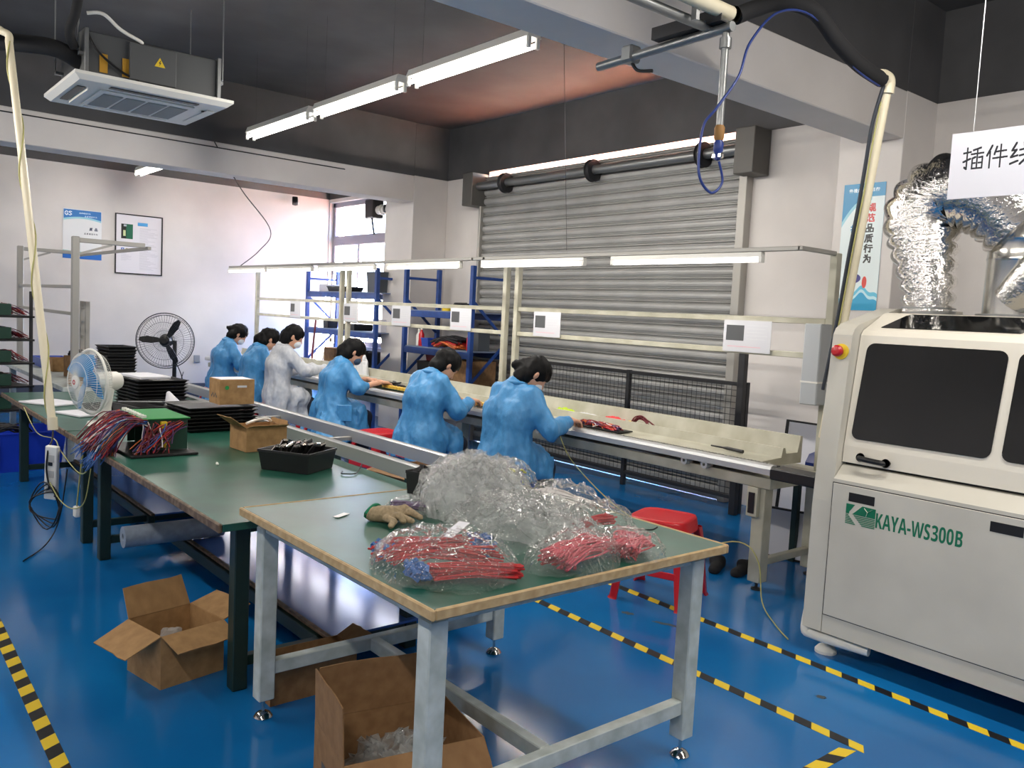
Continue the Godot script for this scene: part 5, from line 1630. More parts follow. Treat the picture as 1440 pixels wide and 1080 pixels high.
func long_table_things() -> void:
	var Y := 0.702
	# circuit board rack with wires spilling over the table edge
	var r := thing("circuit_rack", "circuit board rack with red and purple wires spilling over the table edge", "circuit boards", V(-4.55, Y, -1.34), 0.0)
	part(r, "base_board", M().span(V(-0.24, 0, -0.17), V(0.22, 0.012, 0.16), 0.002), mats.black_plastic)
	part(r, "top_board", M().span(V(-0.3, 0.175, -0.16), V(0.12, 0.181, 0.08), 0.001), mats.pcb)
	for xx in [-0.26, -0.12, 0.02, 0.1]:
		part(r, "upright_board", M().span(V(xx, 0.014, -0.15), V(xx + 0.004, 0.174, 0.05), 0.0005), mats.pcb_dark)
	for k in 9:
		part(r, "terminal", M().span(V(-0.28 + k * 0.044, 0.181, 0.05), V(-0.265 + k * 0.044, 0.196, 0.075), 0.002), mats.white_plastic)
	for k in 3:
		part(r, "relay", M().span(V(0.104, 0.03 + k * 0.05, -0.04 + (k % 2) * 0.01), V(0.13, 0.065 + k * 0.05, -0.01 + (k % 2) * 0.01), 0.002), mats.yellow)
	var sets := [["wire_darkred", 110, 0], ["wire_purple", 60, 1], ["wire_red", 36, 2], ["wire_white", 20, 3], ["wire_orange", 14, 4], ["wire_black", 40, 5], ["plug_blue", 26, 6]]
	for s in sets:
		stuff(part(r, "wire_bundle", wires(M(), V(-0.08, 0.165, 0.075), V(-0.06, 0.02 if s[2] != 6 else -0.03, 0.255 if s[2] != 6 else 0.3), s[1], V(0.24, 0.015, 0.012), V(0.2, 0.035, 0.05), 0.0028, 0.05, 100 + s[2]), mats[s[0]]))
		stuff(part(r, "side_wires", wires(M(), V(0.12, 0.15, -0.03), V(0.17, 0.03, 0.05), maxi(5, s[1] / 5), V(0.01, 0.02, 0.12), V(0.03, 0.03, 0.1), 0.0028, 0.02, 120 + s[2]), mats[s[0]]))
	stuff(part(r, "dangling_wires", wires(M(), V(0.0, 0.0, 0.26), V(0.04, -0.05, 0.33), 16, V(0.08, 0.01, 0.01), V(0.06, 0.02, 0.02), 0.0028, 0.01, 140), mats.plug_blue))
	desk_fan(V(-5.5, Y, -1.34))
	# sheets of white foam
	single("foam_sheet", M().box(V(0, 0.006, 0), V(0.36, 0.012, 0.26), 0.002), mats.paper, "white foam sheet lying on the far end of the green table", "sheet", "white foam sheets", V(-6.75, Y, -1.3), 0.5)
	single("foam_sheet", M().box(V(0, 0.006, 0), V(0.3, 0.012, 0.24), 0.002), mats.paper, "white foam sheet beside the leaning pole on the green table", "sheet", "white foam sheets", V(-6.1, Y, -1.36), 0.35)
	# trays and stacks
	tray_stack(V(-6.35, Y, -1.86), 9, V(0.44, 0.0235, 0.36), 0.024, "the tray stack behind the desk fan", 0.1)
	single("foam_sheet", M().box(V(0, 0.008, 0), V(0.36, 0.016, 0.22), 0.002), mats.paper, "white foam sheet on top of the black tray stack", "sheet", "white foam sheets", V(-6.3, Y + 0.228, -1.8), 0.15)
	var bt := thing("parts_tray", "wide black parts tray with a white paper cone behind the desk fan", "tray", V(-5.86, Y, -1.78), 0.2)
	part(bt, "tray_body", tray_mesh(V(0.4, 0.09, 0.5)), mats.black_plastic)
	part(bt, "divider", M().span(V(-0.16, 0.07, -0.005), V(0.16, 0.088, 0.005)), mats.black_plastic)
	part(bt, "rod", M().rod(V(-0.1, 0.1, 0.24), V(0.1, 0.1, -0.1), 0.005, 6), mats.alu)
	part(bt, "paper_cone", M().at(V(0.02, 0.02, -0.1), Basis.from_euler(V(0.2, 0, 0.35))).lathe([V2(0.075, 0), V2(0.05, 0.07), V2(0.012, 0.15), V2(0.0, 0.155)], 10), mats.paper)
	tray("dark_tray", "low black tray on the far green table behind the fan base", V(-6.2, Y, -1.52), 0.3, V(0.26, 0.05, 0.2))
	var cb := single("clear_block", M().box(V(0, 0.04, 0), V(0.16, 0.08, 0.22), 0.004), mats.film_milky, "stack of clear plastic sheets beside the black parts tray", "plastic sheets", "", V(-5.55, Y, -1.5), 0.15)
	tray_stack(V(-5.25, Y, -1.9), 7, V(0.4, 0.021, 0.44), 0.0215, "the tray stack under the cardboard box", 0.06)
	# closed box on top
	var bx := thing("cardboard_box", "closed brown carton with green sticker on the black tray stack", "box", V(-5.16, Y + 0.162, -2.0), 0.0, "cardboard boxes")
	part(bx, "carton", M().span(V(-0.09, 0, -0.11), V(0.09, 0.155, 0.11), 0.002), mats.cardboard)
	part(bx, "white_tape", M().span(V(-0.088, 0.1552, -0.1), V(0.085, 0.157, 0.1)), mats.paper)
	part(bx, "green_sticker", M().at(V(0.0902, 0.105, 0.065), Basis(Vector3.FORWARD, PI / 2)).lathe([V2(0, 0), V2(0.013, 0), V2(0.013, 0.001), V2(0, 0.001)], 16), mat("sticker_green", rgb(30, 140, 70), 0.5))
	part(bx, "white_label", M().span(V(0.0902, 0.105, -0.06), V(0.0912, 0.118, 0.0)), mats.paper)
	for k in 5:
		part(bx, "printed_mark", M().span(V(-0.05 + k * 0.02, 0.04 + (k % 2) * 0.012, 0.1102), V(-0.037 + k * 0.02, 0.055 + (k % 2) * 0.012, 0.111)), mats.print_dark)
	# open box
	open_box("open brown box with flaps out in the middle of the green table", V(-4.4, Y, -1.86), 0.06, V(0.2, 0.13, 0.235), mats.cardboard, {"px": [70, 0.05], "pz": [55, 0.1], "nz": [20, 0.03]})
	single("white_bracket", M().tube(curve([V(0, 0, 0), V(0.03, 0.02, 0.04), V(0.02, 0.01, 0.1), V(0.05, 0.0, 0.16)], 5), 0.008, 6), mats.white_plastic, "bent white plastic strip lying on the open brown box", "strip", "", V(-4.47, Y + 0.138, -1.96))
	# tray of silver parts
	var tp := thing("parts_tray", "black tray heaped with shiny silver parts on the green table", "tray", V(-3.78, Y, -1.8), 0.55)
	part(tp, "tray_body", tray_mesh(V(0.29, 0.1, 0.25)), mats.black_plastic)
	var rng := RandomNumberGenerator.new()
	rng.seed = 77
	for k in 16:
		var p := V(-0.09 + (k % 6) * 0.036, 0.085 + rng.randf_range(0.0, 0.02), -0.06 + (k / 6) * 0.06)
		part(tp, "silver_part", M().box(Vector3.ZERO, V(0.016, 0.075, 0.05), 0.006), mats.chrome if k % 4 != 3 else mats.black_plastic, Transform3D(Basis.from_euler(V(rng.randf_range(-0.3, 0.3), rng.randf_range(-0.2, 0.2), rng.randf_range(-0.7, -0.3))), p))
	single("loose_wire", M().tube(curve([V(0, 0.004, 0), V(0.05, 0.006, 0.03), V(0.08, 0.006, -0.02), V(0.03, 0.006, -0.07), V(-0.06, 0.02, -0.14)], 6), 0.003, 5), mats.black_plastic, "loose black wire behind the tray of silver parts", "wire", "", V(-3.6, Y, -1.95))
	single("marker_cap", M().bar(V(-0.02, 0.005, 0), V(0.02, 0.005, 0.012), 0.012, 0.01, 0.003), mats.white_plastic, "small white cap lying alone on the green table", "cap", "", V(-4.02, Y, -1.5))
	# things on the far bench
	tray_stack(V(-9.0, 0.702, -2.3), 10, V(0.34, 0.0295, 0.28), 0.03, "the tray stack on the far bench", 0.1)
	single("blue_bin", tray_mesh(V(0.34, 0.12, 0.3)), mat("bin_blue", rgb(40, 74, 170), 0.4), "blue bin on the far white bench behind the post", "bin", "blue bins on the far bench", V(-9.6, 0.702, -2.3), 0.1)
	single("blue_bin", tray_mesh(V(0.5, 0.1, 0.3)), mats.bin_blue, "blue bin at the left end of the far white bench", "bin", "blue bins on the far bench", V(-10.2, 0.702, -1.95), 0.0)
	var ob := open_box("tall brown box with black parts sticking out on the far bench", V(-8.85, 0.702, -1.9), 0.1, V(0.3, 0.2, 0.12), mats.cardboard_dark, {})
	var bp := M()
	for k in 14:
		bp.at(V(rng.randf_range(-0.1, 0.1), 0.2 + rng.randf_range(0, 0.05), rng.randf_range(-0.03, 0.03)), Basis.from_euler(V(rng.randf_range(-1, 1), rng.randf_range(0, 3), rng.randf_range(-1, 1))))
		bp.box(Vector3.ZERO, V(0.07, 0.02, 0.04), 0.004)
	stuff(part(ob, "black_parts", bp, mats.black_plastic))
	open_box("low brown box at the front edge of the far bench", V(-8.05, 0.702, -1.75), 0.0, V(0.22, 0.1, 0.13), mats.cardboard, {"px": [80, 0.06]})
	open_box("small brown box left on the far bench beside the post", V(-9.6, 0.702, -1.9), 0.0, V(0.26, 0.13, 0.16), mats.cardboard, {})
	single("clear_bag_lump", bag_mesh(0.12, 0.1, 0.2, 88, 0.05, 0.5), mats.film_thick, "clear plastic bag standing on the far bench by the post", "bag", "", V(-8.72, 0.702, -1.95))

func desk_fan(o: Vector3) -> void:
	var t := thing("desk_fan", "white desk fan with blue blades on the green table", "fan", o)
	var head := Transform3D(Basis(Vector3.UP, deg_to_rad(14)), V(-0.03, 0.27, 0.07))
	part(t, "base", M().lathe([V2(0, 0), V2(0.095, 0), V2(0.1, 0.008), V2(0.09, 0.028), V2(0.05, 0.036), V2(0, 0.036)], 28), mats.white_plastic)
	part(t, "neck", M().tube([V(0, 0.03, 0), V(0.0, 0.12, -0.01), V(0, 0.23, -0.03)], [0.04, 0.032, 0.028], 16), mats.white_plastic)
	part(t, "motor_housing", M().at(Vector3.ZERO, Basis(Vector3.RIGHT, -PI / 2)).lathe([V2(0, -0.02), V2(0.055, -0.02), V2(0.06, 0.02), V2(0.058, 0.11), V2(0.045, 0.135), V2(0, 0.14)], 24), mats.white_plastic, head * Transform3D(Basis(), V(0, 0, -0.05)))
	var blue := mat("blade_blue", Color(0.3, 0.62, 0.86, 0.85), 0.15)
	blue.transparency = BaseMaterial3D.TRANSPARENCY_ALPHA
	for k in 3:
		var bl := PackedVector2Array([V2(-0.015, 0.03), V2(-0.085, 0.06), V2(-0.125, 0.11), V2(-0.08, 0.155), V2(0.0, 0.174), V2(0.075, 0.15), V2(0.08, 0.09), V2(0.03, 0.035)])
		part(t, "blade", M().prism(bl, -0.002, 0.002), blue, head * Transform3D(Basis(Vector3.BACK, deg_to_rad(20 + k * 120)) * Basis(Vector3.UP, 0.4), V(0, 0, 0.02)))
	part(t, "hub", M().at(Vector3.ZERO, Basis(Vector3.RIGHT, PI / 2)).lathe([V2(0, -0.02), V2(0.035, -0.02), V2(0.032, 0.03), V2(0, 0.04)], 20), blue, head * Transform3D(Basis(), V(0, 0, 0.0)))
	part(t, "badge", M().at(Vector3.ZERO, Basis(Vector3.RIGHT, PI / 2)).lathe([V2(0, 0), V2(0.042, 0), V2(0.04, 0.01), V2(0.02, 0.014), V2(0, 0.014)], 24), mats.white_plastic, head * Transform3D(Basis(), V(0, 0, 0.085)))
	part(t, "badge_mark", M().at(Vector3.ZERO, Basis(Vector3.RIGHT, PI / 2)).lathe([V2(0.008, 0), V2(0.015, 0), V2(0.015, 0.001), V2(0.008, 0.001)], 20), mats.red_plastic, head * Transform3D(Basis(), V(0, 0, 0.0995)))
	var ring := []
	for k in 49:
		ring.append(V(cos(TAU * k / 48) * 0.195, sin(TAU * k / 48) * 0.195, 0))
	part(t, "guard_ring", M().tube(ring, 0.008, 8, false), mats.white_plastic, head)
	var c := M()
	for k in 72:
		var a := TAU * k / 72
		var d := V(cos(a), sin(a), 0)
		c.tube([d * 0.04 + V(0, 0, 0.09), d * 0.12 + V(0, 0, 0.082), d * 0.175 + V(0, 0, 0.05), d * 0.195, d * 0.17 + V(0, 0, -0.045), d * 0.06 + V(0, 0, -0.06)], 0.0011, 3, false)
	for rr in [[0.12, 0.082], [0.175, 0.05], [0.17, -0.045]]:
		var q := []
		for k in 33:
			q.append(V(cos(TAU * k / 32) * rr[0], sin(TAU * k / 32) * rr[0], rr[1]))
		c.tube(q, 0.0015, 4, false)
	stuff(part(t, "wire_guard", c, mats.white_plastic, head))

func stool_mesh() -> Array:
	# rounded square top with a skirt, four flared corner legs
	var h := 0.43
	var top := M()
	var rows := []
	for q in [[0.115, h - 0.004], [0.128, h], [0.138, h - 0.004], [0.142, h - 0.014], [0.15, h - 0.07]]:
		var row := []
		for k in 33:
			var a := TAU * k / 32
			var c := cos(a)
			var s := sin(a)
			var e := pow(pow(absf(c), 5.0) + pow(absf(s), 5.0), -0.2)
			row.append(V(c * e * q[0], q[1], s * e * q[0]))
		rows.append(row)
	top.sheet(rows, true)
	var lid := []
	for k in 32:
		var a := TAU * k / 32
		var e := pow(pow(absf(cos(a)), 5.0) + pow(absf(sin(a)), 5.0), -0.2)
		lid.append(V(cos(a) * e * 0.115, h - 0.004, -sin(a) * e * 0.115))
	top.face(lid)
	var leg := M()
	# L-shaped leg leaning outwards, drawn for the +x +z corner
	var secs := []
	for q in [[0.152, 0.062, h - 0.062], [0.162, 0.05, 0.3], [0.175, 0.045, 0.15], [0.188, 0.042, 0.015], [0.196, 0.05, 0.0]]:
		var o: float = q[0]
		var w: float = q[1]
		var th := 0.012
		secs.append([V(o - w, q[2], o), V(o - 0.015, q[2], o), V(o, q[2], o - 0.015), V(o, q[2], o - w), V(o - th, q[2], o - w), V(o - th, q[2], o - th), V(o - w, q[2], o - th), V(o - w, q[2], o)])
	leg.sheet(secs, false)
	return [top.mesh(), leg.mesh()]

var stool_parts := []

func stool(where: Vector3, turn: float, m: Material, label: String) -> void:
	if stool_parts.is_empty():
		stool_parts = stool_mesh()
	var t := thing("plastic_stool", label, "stool", where, turn, "plastic stools")
	t.scale = V(1.12, 1.06, 1.12)
	part(t, "seat", stool_parts[0], m)
	for k in 4:
		part(t, "leg", stool_parts[1], m, Transform3D(Basis(Vector3.UP, PI / 2 * k), Vector3.ZERO))
	for k in 4:
		part(t, "stretcher", M().span(V(-0.135, 0.15, 0.166), V(0.135, 0.185, 0.174), 0.003), m, Transform3D(Basis(Vector3.UP, PI / 2 * k), Vector3.ZERO))

func floor_tape(label: String, a: Vector3, b: Vector3, lead := 0.0) -> void:
	var t := thing("floor_tape", label, "floor tape", V(0, 0, 0), 0, "hazard tapes on the floor")
	var d := (b - a).normalized()
	var s := d.cross(Vector3.UP)
	var w := 0.025
	var L := a.distance_to(b)
	var k := 0
	var u := lead
	while u < L:
		var p := a + d * u
		var e := minf(0.076, L - u)
		var q := a + d * (u + e)
		var sk := d * 0.03
		var y1 := V(0, 0.0012, 0)
		var f := M()
		f.face([p - s * w + y1, p + s * w + sk + y1, q + s * w + sk + y1, q - s * w + y1])
		f.face([p - s * w, q - s * w, q + s * w + sk, p + s * w + sk])
		f.face([p - s * w, p - s * w + y1, q - s * w + y1, q - s * w])
		f.face([p + s * w + sk, q + s * w + sk, q + s * w + sk + y1, p + s * w + sk + y1])
		part(t, "stripe", f, mats.yellow if k % 2 == 0 else mats.tape_black)
		u += 0.076
		k += 1

func small_things() -> void:
	floor_things()
	left_side_things()
	wall_things()
	shelf_things()
	line_things()

func floor_things() -> void:
	floor_tape("black and yellow floor tape at the left edge", V(-4.6, 0, -0.605), V(-2.4, 0, -0.57))
	floor_tape("black and yellow floor tape running past the front table legs", V(-3.9, 0, -2.935), V(-1.41, 0, -2.895))
	floor_tape("short black and yellow floor tape turning towards the viewer", V(-1.43, 0, -2.86), V(-1.43, 0, -1.6))
	floor_tape("black and yellow floor tape along the machine", V(-3.7, 0, -3.49), V(-0.4, 0, -3.41))
	open_box("open brown box with flaps spread on the blue floor", V(-3.37, 0, -1.1), 0.2, V(0.26, 0.21, 0.27), mats.cardboard, {"pz": [112, 0.15], "px": [108, 0.12], "nx": [30, 0.13], "nz": [75, 0.13]})
	single("clear_bag_lump", bag_mesh(0.05, 0.05, 0.09, 90, 0.02, 0.5), mats.film_milky, "clear plastic lump inside the open floor box", "plastic", "", V(-3.36, 0.09, -1.08))
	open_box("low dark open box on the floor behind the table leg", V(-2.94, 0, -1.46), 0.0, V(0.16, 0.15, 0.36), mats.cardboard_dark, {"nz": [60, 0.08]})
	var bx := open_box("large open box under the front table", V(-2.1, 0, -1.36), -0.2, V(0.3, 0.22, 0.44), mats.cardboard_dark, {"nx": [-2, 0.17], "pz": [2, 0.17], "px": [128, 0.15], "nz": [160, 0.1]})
	part(bx, "printed_mark", M().span(V(-0.06, 0.1, 0.2202), V(0.03, 0.13, 0.221)), mats.print_dark)
	single("film_bag", bag_mesh(0.12, 0.19, 0.15, 93, 0.06, 0.5, 26, 60), mats.film_milky, "clear plastic bag inside the large open box", "bag", "clear plastic bags", V(-2.1, 0.006, -1.37), -0.2)
	# stools
	stool(V(-2.93, 0, -3.56), 0.35, mats.red_plastic, "red plastic stool standing alone between the front table and the machine")
	stool(V(-6.22, 0, -3.72), 0.1, mats.red_plastic, "red plastic stool standing empty between two seated workers")
	var seats := [[-4.3, -3.45, "blue plastic stool under the worker nearest the machine"], [-5.4, -3.5, "red stool under the worker before the blue shelf"], [-7.12, -3.62, "red stool under the worker with the dark blue mask"], [-8.3, -3.62, "red stool under the worker in the white coat"], [-9.1, -3.66, "red stool under the worker with the long ponytail"], [-10.05, -3.66, "red stool under the farthest worker"]]
	for k in seats.size():
		stool(V(seats[k][0], 0, seats[k][1] - 0.08), 0.0, mat("stool_blue", rgb(40, 70, 170), 0.35) if k == 0 else mats.red_plastic, seats[k][2])
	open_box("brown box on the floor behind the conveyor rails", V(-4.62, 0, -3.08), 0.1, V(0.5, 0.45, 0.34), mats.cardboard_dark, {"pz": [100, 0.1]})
	# slippers
	for q in [[V(-3.07, 0, -4.26), 0.5, "left black slipper under the bench end"], [V(-2.93, 0, -4.33), 0.2, "right black slipper under the bench end"]]:
		var s := SDF.new(V(-0.08, -0.01, -0.16), V(0.08, 0.1, 0.16), 0.01)
		s.cap(V(0, 0.02, 0.09), V(0.005, 0.02, -0.09), 0.034, 0.042, 0.02).cap(V(-0.02, 0.05, -0.03), V(0.02, 0.05, -0.05), 0.03, 0.03, 0.02)
		s.cut(V(0, 0.0, 0), V(0, -1, 0))
		var mb := M()
		s.into(mb)
		single("slipper", mb, mats.black_foam, q[2], "slipper", "black slippers", q[0], q[1])
	# yellow cable hanging before the bench
	single("yellow_cable", M().tube(curve([V(-4.3, 0.67, -4.03), V(-4.1, 0.5, -4.0), V(-3.6, 0.28, -3.97), V(-3.1, 0.19, -4.0), V(-2.78, 0.27, -4.06), V(-2.62, 0.2, -4.02), V(-2.5, 0.03, -3.9), V(-2.3, 0.006, -3.72), V(-2.15, 0.006, -3.6)], 6), 0.0035, 5), mats.wire_yellow, "thin yellow cable sagging before the bench to the floor", "cable")
	# old scuffs on the floor
	for q in [[V(-2.83, 0, -3.2), 0.035, 0.018, "small dark scuff on the blue floor before the red stool"], [V(-2.62, 0, -3.25), 0.07, 0.014, "long dark scuff on the blue floor beside the red stool"], [V(-1.72, 0, -3.16), 0.02, 0.016, "round dark spot on the blue floor between the two tapes"]]:
		var pts := []
		for k in 14:
			var a := TAU * k / 14
			var rr := 1.0 + 0.25 * sin(k * 2.7 + q[1] * 90.0)
			pts.append(V(cos(a) * q[1] * rr, 0.0006, -sin(a) * q[2] * rr))
		single("floor_scuff", poly_mesh(pts), mat("scuff", rgb(58, 70, 78), 0.6), q[3], "scuff", "scuffs on the floor", q[0], 0.4)
	# roll of film under the long table
	var rl := thing("film_roll", "grey roll of film lying under the long green table", "roll", V(-4.72, 0.205, -1.52), 0.0)
	part(rl, "roll", M().at(Vector3.ZERO, Basis(Vector3.RIGHT, PI / 2)).lathe([V2(0.02, -0.27), V2(0.058, -0.27), V2(0.058, 0.27), V2(0.02, 0.27), V2(0.02, -0.27)], 24), tri(mat("roll_grey", rgb(150, 162, 178), 0.5), noise_tex(95, 0.03, Color(0.85, 0.85, 0.85), Color(1, 1, 1), 256, 3), 2.0, false))
	# small table with blue bins and boards behind the bench end
	var st := thing("side_table", "small dark green side table behind the bench end", "table", V(-2.62, 0, -5.1))
	part(st, "top", M().span(V(-0.34, 0.56, -0.22), V(0.34, 0.59, 0.28), 0.002), mats.green_leg)
	for sx in [-1, 1]:
		for sz in [-0.18, 0.24]:
			part(st, "leg", M().span(V(sx * 0.3 - 0.02, 0, sz - 0.02), V(sx * 0.3 + 0.02, 0.56, sz + 0.02), 0.002), mats.green_leg)
	for k in 3:
		var o := M()
		o.prism(PackedVector2Array([V2(-0.09, 0), V2(0.09, 0), V2(0.09, 0.06), V2(0.05, 0.11), V2(-0.09, 0.13)]), -0.05, 0.05)
		single("parts_bin", o, mat("bin_navy", rgb(24, 44, 110), 0.4), ["left navy parts bin behind the bench end", "middle navy parts bin behind the bench end", "right navy parts bin behind the bench end"][k], "bin", "navy parts bins", V(-2.86 + k * 0.13, 0.591, -5.0), -PI / 2)
	for q in [[V(-3.12, 0.0, -5.44), V(0.62, 0.84, 0.02), "white board leaning against the column behind the bench end", 0.0], [V(-2.95, 0.0, -4.86), V(0.42, 0.33, 0.015), "smaller white board leaning on the side table leg", 0.25]]:
		var wb := thing("white_board", q[2], "board", q[0], q[3], "leaning white boards")
		var tl := Transform3D(Basis(Vector3.RIGHT, -0.1), Vector3.ZERO)
		part(wb, "board", M().span(V(-q[1].x / 2, 0.012, 0), V(q[1].x / 2, q[1].y - 0.012, 0.012)), mats.paper, tl)
		for s in [-1, 1]:
			part(wb, "frame_side", M().span(V(s * q[1].x / 2 - 0.012, 0, -0.004), V(s * q[1].x / 2 + 0.012, q[1].y, 0.018), 0.002), mats.black_plastic if s < 0 else mats.alu, tl)
			part(wb, "frame_end", M().span(V(-q[1].x / 2 + 0.012, (0.0 if s < 0 else q[1].y - 0.014), -0.004), V(q[1].x / 2 - 0.012, (0.014 if s < 0 else q[1].y), 0.018), 0.002), mats.black_plastic, tl)
	single("extinguisher_valve", M().tube(curve([V(0, 0, 0), V(0.05, 0.03, 0.02), V(0.12, 0.02, 0.03), V(0.2, 0.05, 0.0)], 5), 0.012, 8), mats.wire_red, "red hose end lying on the side table", "hose", "", V(-2.55, 0.602, -4.9))

func left_side_things() -> void:
	# hanging conduit with power strip
	var c := thing("hanging_conduit", "pale plastic conduit pipe hanging down at the left with yellow wire", "conduit", V(0, 0, 0))
	var top := V(-5.96, 2.98, -0.905)
	var bot := V(-5.29, 0.735, -1.02)
	part(c, "pipe", M().tube([bot, top], 0.022, 12), mats.pvc)
	part(c, "elbow", M().tube(curve([top, top + V(-0.01, 0.04, 0.0), top + V(-0.03, 0.06, 0.03), top + V(-0.1, 0.08, 0.1), top + V(-0.6, 0.1, 0.5)], 5), 0.022, 12), mats.pvc)
	part(c, "end_socket", M().tube([bot + V(-0.004, 0.06, 0.002), bot + V(0.003, -0.012, -0.001)], 0.027, 12), mats.pvc)
	var tw := []
	for k in 40:
		var f := k / 39.0
		var a := f * 22.0
		tw.append(top.lerp(bot, f) + V(cos(a), 0, sin(a)) * 0.026)
	part(c, "twisted_wire", M().tube(tw, 0.004, 5), mats.wire_yellow)
	var p := thing("power_strip", "white power strip hanging below the conduit by its cable", "power strip", V(-5.22, 0.34, -1.0))
	var tilt := Transform3D(Basis(Vector3.BACK, -0.12) * Basis(Vector3.UP, 0.85), Vector3.ZERO)
	part(p, "case", M().span(V(-0.035, 0, -0.016), V(0.035, 0.31, 0.016), 0.005), mats.white_plastic, tilt)
	for k in 3:
		part(p, "socket", M().span(V(-0.02, 0.04 + k * 0.09, 0.0162), V(0.02, 0.08 + k * 0.09, 0.018)), mat("socket_grey", rgb(190, 188, 182), 0.5), tilt)
	part(p, "switch", M().span(V(-0.012, 0.2, 0.018), V(0.012, 0.22, 0.021)), mats.black_plastic, tilt)
	part(p, "cable", M().tube(curve([V(-0.06, 0.4, -0.02), V(-0.03, 0.33, -0.01), V(0.03, 0.29, 0.02), V(0.03, 0.18, 0.03), V(0.05, 0.08, 0.02), V(0.02, 0.06, 0.03)], 6), 0.005, 6), mats.black_plastic)
	var coil := []
	for k in 80:
		var a := k * 0.33
		var rr := 0.1 + 0.035 * sin(k * 0.37)
		coil.append(V(cos(a) * rr * 0.8 + 0.02, -0.03 + sin(a) * rr, -cos(a) * rr * 0.6 + 0.02 * sin(k * 0.7) + 0.04))
	part(p, "cable_coil", M().tube(coil, 0.004, 5), mats.black_plastic)
	single("earth_wire", M().tube(curve([V(-6.4, 0.72, -1.06), V(-5.9, 0.62, -1.05), V(-5.35, 0.66, -1.04), V(-5.2, 0.62, -1.04), V(-4.85, 0.56, -1.05), V(-4.7, 0.58, -1.06), V(-4.66, 0.66, -1.07)], 6), 0.003, 5), mats.wire_yellow, "yellow earth wire strung along the green table edge", "wire")
	single("earth_wire", M().tube(curve([V(-5.15, 0.45, -0.98), V(-5.0, 0.38, -1.0), V(-4.85, 0.36, -1.03), V(-4.72, 0.42, -1.06), V(-4.68, 0.6, -1.08)], 6), 0.003, 5), mats.wire_yellow, "yellow wire looping from the power strip to the circuit rack", "wire")
	var pg := thing("hanging_plug", "white plug hanging on a thin wire beside the green table leg", "plug", V(-4.98, 0, -1.08))
	part(pg, "wire", M().tube(curve([V(0.12, 0.64, 0.0), V(0.06, 0.5, 0.0), V(0.0, 0.34, 0.0)], 5), 0.004, 5), mats.wire_yellow)
	part(pg, "plug_body", M().span(V(-0.022, 0.28, -0.015), V(0.022, 0.34, 0.015), 0.006), mats.white_plastic)
	single("floor_cable", M().tube(curve([V(-5.5, 0.45, -1.14), V(-5.51, 0.15, -1.1), V(-5.45, 0.02, -1.02), V(-5.2, 0.008, -0.86)], 6), 0.004, 5), mats.black_plastic, "thin dark cable trailing from the table leg to the floor", "cable")
	# blue crate
	var cr := thing("blue_crate", "large blue plastic crate on the floor under the far table", "crate", V(-8.12, 0, -1.2), 0.1)
	var bc := mat("crate_blue", rgb(28, 62, 190), 0.35)
	part(cr, "crate_body", tray_mesh(V(0.52, 0.33, 0.84)), bc)
	for k in 4:
		part(cr, "rib", M().span(V(0.235, 0.05, -0.3 + k * 0.2 - 0.008), V(0.262, 0.3, -0.3 + k * 0.2 + 0.008), 0.003), bc)
	var cl := M()
	wires(cl, V(0, 0.26, -0.2), V(0.05, 0.3, 0.2), 14, V(0.15, 0.02, 0.1), V(0.12, 0.03, 0.1), 0.008, 0.08, 201, 5)
	stuff(part(cr, "cables_inside", cl, mats.black_plastic))
	# board trolley at the left edge
	var tr := thing("board_trolley", "rack of green circuit boards with red wires at the left edge", "rack", V(-9.0, 0, -1.18), 0.28)
	for sx in [-0.42, 0.42]:
		for sz in [-0.2, 0.5]:
			part(tr, "post", M().span(V(sx - 0.012, 0, sz - 0.012), V(sx + 0.012, 1.5, sz + 0.012), 0.002), mats.dark_steel)
	for k in 5:
		var y := 0.42 + k * 0.21
		part(tr, "shelf_tray", M().span(V(-0.45, y, -0.22), V(0.45, y + 0.018, 0.52), 0.003), mats.black_plastic)
		for q in 3:
			part(tr, "circuit_board", M().span(V(-0.38 + q * 0.27, y + 0.02, -0.05), V(-0.16 + q * 0.27, y + 0.12, -0.04 + 0.35), 0.001), mats.pcb_dark)
		for s in [["wire_darkred", 22, 0], ["wire_red", 10, 1], ["wire_white", 4, 2], ["wire_purple", 8, 3]]:
			stuff(part(tr, "wire_bundle", wires(M(), V(0.0, y + 0.1, -0.04), V(0.08, y + 0.03, -0.2), s[1], V(0.38, 0.02, 0.01), V(0.34, 0.012, 0.03), 0.0035, 0.03, 300 + k * 10 + s[2]), mats[s[0]]))

